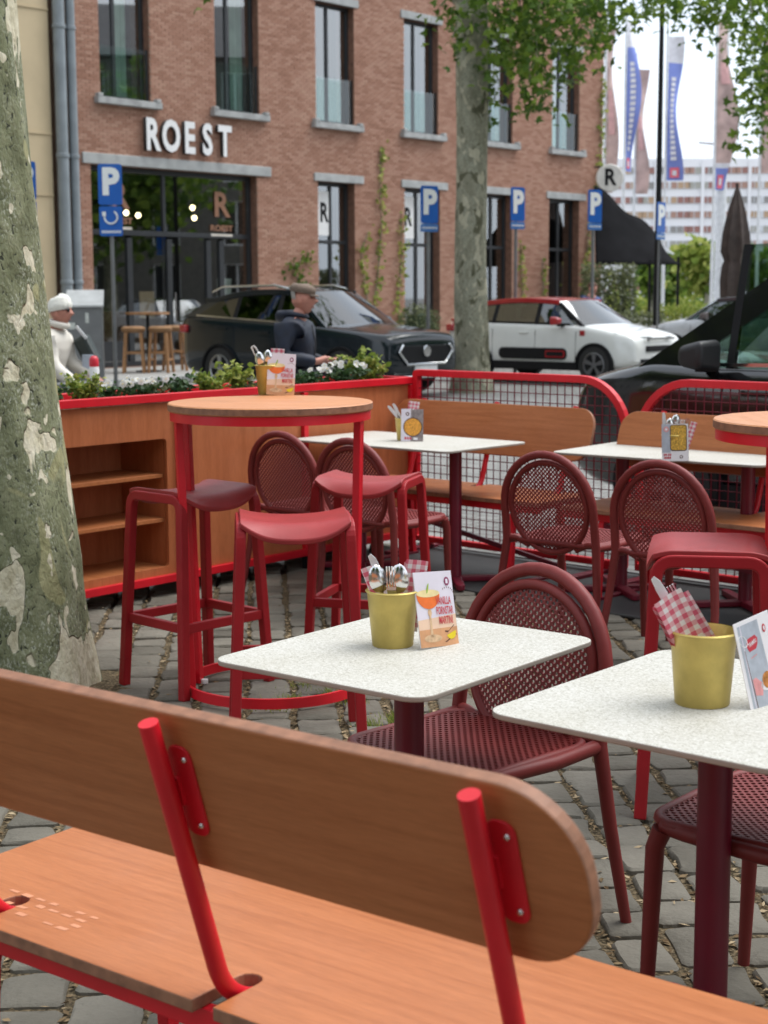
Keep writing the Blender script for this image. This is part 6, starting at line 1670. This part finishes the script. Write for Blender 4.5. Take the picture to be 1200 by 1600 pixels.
van = dict(L=4.5, W=1.85, H=1.90, hood0=.92, hoodz=1.10, xw=.70, xr0=1.85, xr1=4.2, xb=4.44, belt0=1.07, belt1=1.12, wheels=(.84, 3.6), r=.33, paint=BLACKP, roofm=BLACKP, pillars=(1.22, 2.45, 3.5), pil=BLACKP, bp=BLACKM, cp=BLACKP, mirror=mat('mirror_plastic', (.018, .018, .02), .5), handle=BLACKP, trim=CHROME, lampz=.78, lamp=HLAMP, tail=.05, ms=1.25, bw=.05, aw=.30, glass=VANGLASS)
vo_ = Vector((.682, .731, 0)); vc = F0 + vo_ * (1.3 + .925) + FD * (.12 + 2.25)
vn, X = car('parked_van', (vc.x, vc.y, 0), 137, van, 'glossy black van behind the red mesh fence', 'van')
sw = MB().tube([(.19 * math.cos(a), .19 * math.sin(a), 0) for a in [2 * math.pi * i / 28 for i in range(28)]], .016, 8, closed=True).build('steering_wheel', BLACKM, vn, smooth=60); sw.location = (X(1.85), .38, 1.08); sw.rotation_euler = (0, R(65), 0)
MB().box((X(1.5), 0, .98), (.5, 1.6, .16)).build('dashboard', BLACKM, vn, bevel=.05)

# ================================================================== people
SKIN = mat('skin', (.52, .27, .19), .5, var=.1, vs_=20); SKINR = mat('skin_ruddy', (.50, .22, .16), .5, var=.12, vs_=18)
def skin_mesh(V, E, Rr, name, m, parent, sub=2):
    me = bpy.data.meshes.new(name); me.from_pydata(V, E, []); me.update()
    o = bpy.data.objects.new(name, me); COL.objects.link(o)
    s = o.modifiers.new('Skin', 'SKIN'); s.use_smooth_shade = True
    for i, sv_ in enumerate(me.skin_vertices[0].data):
        r_ = Rr[i]; sv_.radius = r_ if isinstance(r_, tuple) else (r_, r_); sv_.use_root = (i == 0)
    u = o.modifiers.new('Sub', 'SUBSURF'); u.levels = sub; u.render_levels = sub
    dg = bpy.context.evaluated_depsgraph_get(); m2 = bpy.data.meshes.new_from_object(o.evaluated_get(dg)); bpy.data.objects.remove(o)
    m2.name = name; m2.materials.clear()
    b = mk(name, m2, m, parent); m2.polygons.foreach_set('use_smooth', [True] * len(m2.polygons)); return b
def head_mb(s=1.):
    """head facing +x, centre at the ear line"""
    rings = []; nz_, na = 26, 32
    for i in range(nz_ + 1):
        t = i / nz_; z = -.125 + .245 * t
        k = math.sin(math.pi * min(1, max(0, (t * .94 + .05))))
        front = .096 * k ** .55; back = .098 * k ** .5; side = .074 * k ** .55
        if z < -.03: back *= .60 + .40 * max(0, (z + .125) / .095); side *= .80 + .2 * (z + .125) / .095; front *= .97
        ring = []
        for j in range(na):
            a = 2 * math.pi * j / na; c, s_ = math.cos(a), math.sin(a)
            x = (front if c > 0 else back) * c; y = side * s_
            if c > 0:
                nose = math.exp(-((z + .022) / .022) ** 2) * .030 + math.exp(-((z - .002) / .03) ** 2) * .010
                x += nose * math.exp(-(y / .014) ** 2)
                x -= .012 * math.exp(-((z - .012) / .013) ** 2) * (math.exp(-((abs(y) - .032) / .016) ** 2))
                x += .008 * math.exp(-((z - .034) / .012) ** 2) * math.exp(-(y / .05) ** 2)
                x += .008 * math.exp(-((z + .062) / .010) ** 2) * math.exp(-(y / .022) ** 2) - .005 * math.exp(-((z + .070) / .003) ** 2) * math.exp(-(y / .024) ** 2) + .009 * math.exp(-((z + .105) / .016) ** 2) * math.exp(-(y / .025) ** 2)
            ring.append((x * s, y * s, z * s))
        rings.append(ring)
    return rings
def person(loc, rz, h, cloth, label, pose):
    e = empty('person', loc, rz); tag(e, label, 'person')
    k = h / 1.7; J = {n: Vector(p) * k for n, p in pose.items()}
    # body mesh: torso, neck, limbs in one skin
    names = ['pelvis', 'waist', 'chest', 'shoulders', 'neck', 'skull', 'shl', 'ell', 'wrl', 'hal', 'shr', 'elr', 'wrr', 'har', 'hil', 'knl', 'anl', 'tol', 'hir', 'knr', 'anr', 'tor']
    idx = {n: i for i, n in enumerate(names)}
    ed = [('pelvis', 'waist'), ('waist', 'chest'), ('chest', 'shoulders'), ('shoulders', 'neck'), ('neck', 'skull'), ('shoulders', 'shl'), ('shl', 'ell'), ('ell', 'wrl'), ('wrl', 'hal'), ('shoulders', 'shr'), ('shr', 'elr'), ('elr', 'wrr'), ('wrr', 'har'), ('pelvis', 'hil'), ('hil', 'knl'), ('knl', 'anl'), ('anl', 'tol'), ('pelvis', 'hir'), ('hir', 'knr'), ('knr', 'anr'), ('anr', 'tor')]
    rad = dict(pelvis=(.15, .12), waist=(.14, .11), chest=(.16, .12), shoulders=(.12, .1), neck=.052, skull=.06, shl=.07, ell=.05, wrl=.034, hal=.04, shr=.07, elr=.05, wrr=.034, har=.04, hil=.09, knl=.062, anl=.042, tol=.045, hir=.09, knr=.062, anr=.042, tor=.045)
    def rr(n, g): r_ = rad[n]; return tuple(q_ * k * g for q_ in r_) if isinstance(r_, tuple) else r_ * k * g
    body = skin_mesh([J[n] for n in names], [(idx[a], idx[b]) for a, b in ed], [rr(n, .95 if n in ('neck', 'skull', 'wrl', 'wrr') else .62) for n in names], 'body', SKINR, e, 1)
    def sub(nms, g, nm, m, ends=()):
        ix = {n: i for i, n in enumerate(nms)}; E_ = [(ix[a], ix[b]) for a, b in ed if a in ix and b in ix]
        return skin_mesh([J[n] for n in nms], E_, [rr(n, g * (1.25 if n in ('wrl', 'wrr', 'anl', 'anr') else 1)) for n in nms], nm, m, e)
    sub(['pelvis', 'waist', 'chest', 'shoulders', 'shl', 'ell', 'wrl', 'shr', 'elr', 'wrr'], cloth['bulk'], 'jacket', cloth['jacket'])
    sub(['pelvis', 'hil', 'knl', 'anl', 'hir', 'knr', 'anr'], 1.12, 'trousers', cloth['trousers'])
    for s in 'lr':
        a = J['an' + s]; MB().lathe([(.001, -.01), (.05, .0), (.052, .04), (.03, .075), (.001, .08)], 14).build('shoe', cloth['shoe'], e, smooth=60, loc=(a.x + .06 * k, a.y, .0)).scale = (2.3, .9, 1.1)
    # head as part of the body mesh
    hr = head_mb(k * 1.0); bb = MB().ring(hr); hd = bb.build('head', SKINR, e, smooth=180, loc=J['head']); hd.rotation_euler = cloth.get('headrot', (0, 0, 0))
    for s in (-1, 1):
        MB().lathe([(.001, -.03), (.016, -.02), (.02, .0), (.016, .022), (.001, .03)], 10).build('ear', SKINR, hd, smooth=60, loc=(-.008, s * .075 * k, -.012)).scale = (1, .45, 1)
        MB().lathe([(.001, -.007), (.006, -.003), (.006, .003), (.001, .007)], 8).build('eye', BLACKM, hd, smooth=60, loc=(.080 * k, s * .030 * k, .013))
    MB().box((.088 * k, 0, -.072 * k), (.012, .04, .004)).build('mouth', mat('lip', (.3, .09, .08), .5), hd)
    # hands: palm + five fingers each
    for s, sg_ in (('l', 1), ('r', -1)):
        w_, hnd = J['wr' + s], J['ha' + s]; d_ = (hnd - w_).normalized(); side = d_.cross(Vector((0, 0, 1))).normalized(); nrm = side.cross(d_)
        V = [w_, w_ + d_ * .05 * k, w_ + d_ * .085 * k]; E_ = [(0, 1), (1, 2)]; Rr = [.026 * k, (.036 * k, .018 * k), (.036 * k, .016 * k)]
        for f in range(4):
            base = V[2] + side * (f - 1.5) * .019 * k; ln = (.065, .075, .07, .055)[f] * k; i0 = len(V)
            V += [base, base + d_ * ln * .5 - nrm * .006, base + d_ * ln * .75 - nrm * ln * .45]; E_ += [(2, i0), (i0, i0 + 1), (i0 + 1, i0 + 2)]; Rr += [.0095 * k, .009 * k, .0075 * k]
        i0 = len(V); V += [V[1] + side * .036 * k * sg_, V[1] + side * .05 * k * sg_ + d_ * .04 * k - nrm * .015]; E_ += [(1, i0), (i0, i0 + 1)]; Rr += [.011 * k, .0085 * k]
        skin_mesh(V, E_, Rr, 'hand', SKINR, e, 1)
    return e, J, hd, k
NAVY = mat('navy_jacket', (.006, .011, .026), .66, var=.35, vs_=14, bump=.5, bs=14); DENIM = mat('dark_trousers', (.02, .022, .03), .8); SHOE = mat('shoe_dark', (.02, .018, .016), .6)
TWEED = mat('tweed_cap', (.17, .125, .095), .9, var=.2, vs_=60); 
def puffer():
    m, n, P = nodes_of('white_puffer'); t = N(n, 'ShaderNodeTexCoord')
    wv = N(n, 'ShaderNodeTexWave', bands_direction='Z'); wv.inputs['Scale'].default_value = 4.2; wv.inputs['Distortion'].default_value = 1.2; wv.inputs['Detail'].default_value = 1
    n.links.new(t.outputs['Object'], wv.inputs['Vector'])
    b = N(n, 'ShaderNodeBump'); b.inputs['Strength'].default_value = .22; b.inputs['Distance'].default_value = .006; n.links.new(wv.outputs[1], b.inputs['Height']); n.links.new(b.outputs[0], P.inputs['Normal'])
    P.inputs['Base Color'].default_value = (.66, .62, .55, 1); P.inputs['Roughness'].default_value = .6
    return m
WHJ = puffer(); KNIT = mat('white_knit', (.76, .75, .68), .9, var=.08, vs_=50, bump=.6, bs=90)
# man in flat cap, walking to the right, hands before him
pose_m = dict(pelvis=(0, 0, .95), waist=(.01, 0, 1.08), chest=(.02, 0, 1.24), shoulders=(0, 0, 1.38), neck=(.03, 0, 1.47), skull=(.05, 0, 1.54), head=(.06, 0, 1.575),
              shl=(-.01, .19, 1.37), ell=(-.05, .25, 1.10), wrl=(.20, .16, 1.03), hal=(.28, .12, 1.07), shr=(-.02, -.19, 1.37), elr=(-.06, -.26, 1.10), wrr=(.21, -.14, 1.05), har=(.29, -.08, 1.09),
              hil=(0, .09, .9), knl=(.08, .1, .5), anl=(.02, .1, .08), tol=(.16, .1, .04), hir=(0, -.09, .9), knr=(.0, -.1, .5), anr=(-.18, -.1, .1), tor=(-.05, -.1, .04))
mn, J, hd, k = person((-.69, 12.6, 0), -12, 1.60, dict(jacket=NAVY, trousers=DENIM, shoe=SHOE, bulk=1.34), 'man in a brown flat cap and navy hooded jacket walking past the planter', pose_m)
# cap: crown and brim
cap = MB(); rings_ = []
for z, rx, ry, ox in ((.052, .104, .084, -.004), (.075, .112, .092, -.002), (.098, .108, .088, .004), (.118, .085, .068, .006), (.128, .04, .03, .006), (.130, .004, .003, .006)):
    rings_.append([((ox + rx * math.cos(a)) * k, ry * math.sin(a) * k, (z - .018 * math.cos(a) * (1 if z < .12 else 0)) * k) for a in [2 * math.pi * i / 28 for i in range(28)]])
cap.ring(rings_, cap=False).build('cap_crown', TWEED, hd, smooth=80)
bp_ = [((.075 + .062 * math.cos(a)) * k, .078 * math.sin(a) * k) for a in [math.pi * (i / 12 - .5) for i in range(13)]] + [(.06 * k, .08 * k), (.06 * k, -.08 * k)]
bo = MB().prism(bp_[:13], .012).build('cap_brim', TWEED, hd, bevel=.003); bo.location = (0, 0, .044 * k); bo.rotation_euler = (0, R(10), 0)
GREYH = mat('grey_hair', (.36, .34, .31), .8, var=.25, vs_=60)
hr_ = MB(); rings_ = []
for z, rr_ in ((-.05, .0), (-.045, .078), (.0, .09), (.05, .098), (.07, .098)):
    rings_.append([((-.006 + rr_ * math.cos(a)) * k, rr_ * .82 * math.sin(a) * k, z * k) for a in [R(118) + R(124) * i / 16 for i in range(17)]])
V = [p for r_ in rings_ for p in r_]; hr_.add(V, [(i * 17 + j, i * 17 + j + 1, (i + 1) * 17 + j + 1, (i + 1) * 17 + j) for i in range(4) for j in range(16)]).build('hair', GREYH, hd, smooth=80)
# hood bunched behind the neck, collar, shoulder seam
MB().tube([(.10, 0, 1.425), (.06, .085, 1.44), (-.05, .115, 1.455), (-.13, .05, 1.44), (-.14, 0, 1.43), (-.13, -.05, 1.44), (-.05, -.115, 1.455), (.06, -.085, 1.44)], [.014, .020, .030, .044, .050, .044, .030, .020], 10, closed=True).build('hood', NAVY, mn, smooth=60).scale = (.94, .94, .94)
MB().tube([(.135, .0, 1.36), (.165, 0, 1.2), (.15, 0, 1.02)], .006, 6).build('zip', mat('zip_grey', (.1, .1, .11), .4, metal=.6), mn).scale = (.94, .94, .94)
for s in (-1, 1): MB().tube([(.10, s * .13, 1.36), (.0, s * .245, 1.30), (-.12, s * .16, 1.33)], .008, 6).build('shoulder_seam', NAVY, mn).scale = (.94, .94, .94)
# woman in white beanie, leaning forward with one arm down
pose_w = dict(pelvis=(-.08, 0, .95), waist=(-.05, 0, 1.07), chest=(.0, 0, 1.23), shoulders=(.03, 0, 1.38), neck=(.06, 0, 1.46), skull=(.09, 0, 1.53), head=(.10, 0, 1.565),
              shl=(.03, .17, 1.36), ell=(.06, .24, 1.10), wrl=(.30, .18, .98), hal=(.37, .17, .95), shr=(.03, -.18, 1.35), elr=(.12, -.25, 1.08), wrr=(.37, -.22, .88), har=(.44, -.21, .85),
              hil=(-.08, .09, .9), knl=(.02, .1, .5), anl=(-.04, .1, .08), tol=(.1, .1, .04), hir=(-.08, -.09, .9), knr=(-.08, -.1, .5), anr=(-.2, -.1, .1), tor=(-.07, -.1, .04))
wm_, J, hd, k = person((-2.69, 12.8, 0), -14, 1.51, dict(jacket=WHJ, trousers=DENIM, shoe=SHOE, bulk=1.42), 'person in a white beanie and white padded jacket beside the tree trunk', pose_w)
rings_ = []
for z, r_ in ((.02, .105), (.04, .116), (.075, .116), (.085, .108), (.115, .102), (.145, .075), (.158, .035), (.16, .002)):
    rings_.append([((-.012 + r_ * math.cos(a) * (1 + .03 * math.sin(14 * a))) * k, r_ * .86 * math.sin(a) * k, (z + .018 * math.cos(a) - .012) * k) for a in [2 * math.pi * i / 56 for i in range(56)]])
MB().ring(rings_, cap=False).build('beanie', KNIT, hd, smooth=80)
for s in (-1, 1):
    MB().prism(rrect(.042, .030, .012, 4), .004, Matrix.Translation((.094 * k, s * .032 * k, .012)) @ Matrix.Rotation(R(90), 4, 'Z') @ UPR).build('sunglass_lens', BLACKM, hd); MB().bar([(.092 * k, s * .055 * k, .016), (.0, s * .078 * k, .016)], .006, .003).build('sunglass_arm', BLACKM, hd)
for zz in (): MB().tube([((.012 + .168 * math.cos(a)) , .205 * math.sin(a), zz * .89 + .06 - .012 * math.cos(2 * a)) for a in [2 * math.pi * i / 24 for i in range(24)]], .011, 6, closed=True).build('quilt_roll', WHJ, wm_, smooth=60)
MB().tube([(.075 + .075 * math.cos(a), .078 * math.sin(a), 1.455 - .02 * math.cos(a)) for a in [2 * math.pi * i / 20 for i in range(20)]], .030, 8, closed=True).build('collar', WHJ, wm_, smooth=60).scale = (.89, .89, .888)
bag = empty('shoulder_bag', (-2.43, 12.95, .93), -14); tag(bag, 'dark bag with silver strap carried by the person in white', 'bag')
MB().box((0, 0, .14), (.13, .12, .26), Matrix.Rotation(R(-28), 3, 'Y')).build('bag_body', mat('bag_dark', (.02, .03, .028), .5), bag, bevel=.03); MB().bar([(.02, -.06, .24), (-.07, -.05, .34)], .010, .022, (0, 1, 0)).build('strap', mat('strap_silver', (.6, .62, .64), .4), bag); MB().box((.03, -.065, .05), (.10, .01, .12)).build('pocket', mat('pocket_blue', (.42, .47, .55), .6), bag, bevel=.004)
rb2 = empty('drink_bottle', (-2.27, 12.35, .835)); tag(rb2, 'white bottle with bright red cap before the grey cabinet', 'bottle')
MB().lathe([(.001, 0), (.05, .0), (.055, .02), (.055, .13), (.045, .16), (.001, .17)], 18).build('bottle_body', WHITE, rb2, smooth=50); MB().lathe([(.048, .13), (.052, .17), (.05, .215), (.03, .24), (.001, .245)], 18).build('cap', mat('cap_red', (.6, .02, .04), .4), rb2, smooth=50); rb2.scale = (.72, .72, .88)
bx_ = empty('rolling_cart', (-2.38, 12.45, 0)); tag(bx_, 'small trolley pushed by the person in white', 'trolley')
MB().box((0, 0, .82), (.42, .5, .03)).build('shelf', GREYM, bx_, bevel=.005); MB().box((0, 0, .45), (.4, .46, .04)).build('shelf', GREYM, bx_)
for sx in (-1, 1):
    for sy in (-1, 1):
        MB().tube([(sx * .18, sy * .21, .08), (sx * .18, sy * .21, .805)], .012, 8).build('upright', GREYM, bx_); w_ = MB().lathe([(.02, -.015), (.07, -.015), (.07, .015), (.02, .015)], 16).build('wheel', RUBBER, bx_, rot=(R(90), 0, 0)); w_.location = (sx * .18, sy * .21, .07)
# person far behind the white car
pose_f = dict(pose_m); pose_f.update(ell=(-.02, .26, 1.10), wrl=(.04, .26, .85), hal=(.06, .26, .78), elr=(-.02, -.26, 1.10), wrr=(.04, -.26, .85), har=(.06, -.26, .78))
pf, J, hd, k = person((4.55, 34.6, 0), -60, 1.78, dict(jacket=mat('blue_jacket', (.02, .05, .17), .7), trousers=DENIM, shoe=SHOE, bulk=1.15), 'person in a blue jacket beyond the white hatchback', pose_f)
rings_ = [[((-.012 + r_ * math.cos(a)) * k, r_ * .85 * math.sin(a) * k, z * k) for a in [2 * math.pi * i / 24 for i in range(24)]] for z, r_ in ((.03, .1), (.07, .104), (.105, .085), (.125, .04), (.13, .002))]
MB().ring(rings_, cap=False).build('hair', mat('brown_hair', (.10, .045, .025), .8), hd, smooth=80)
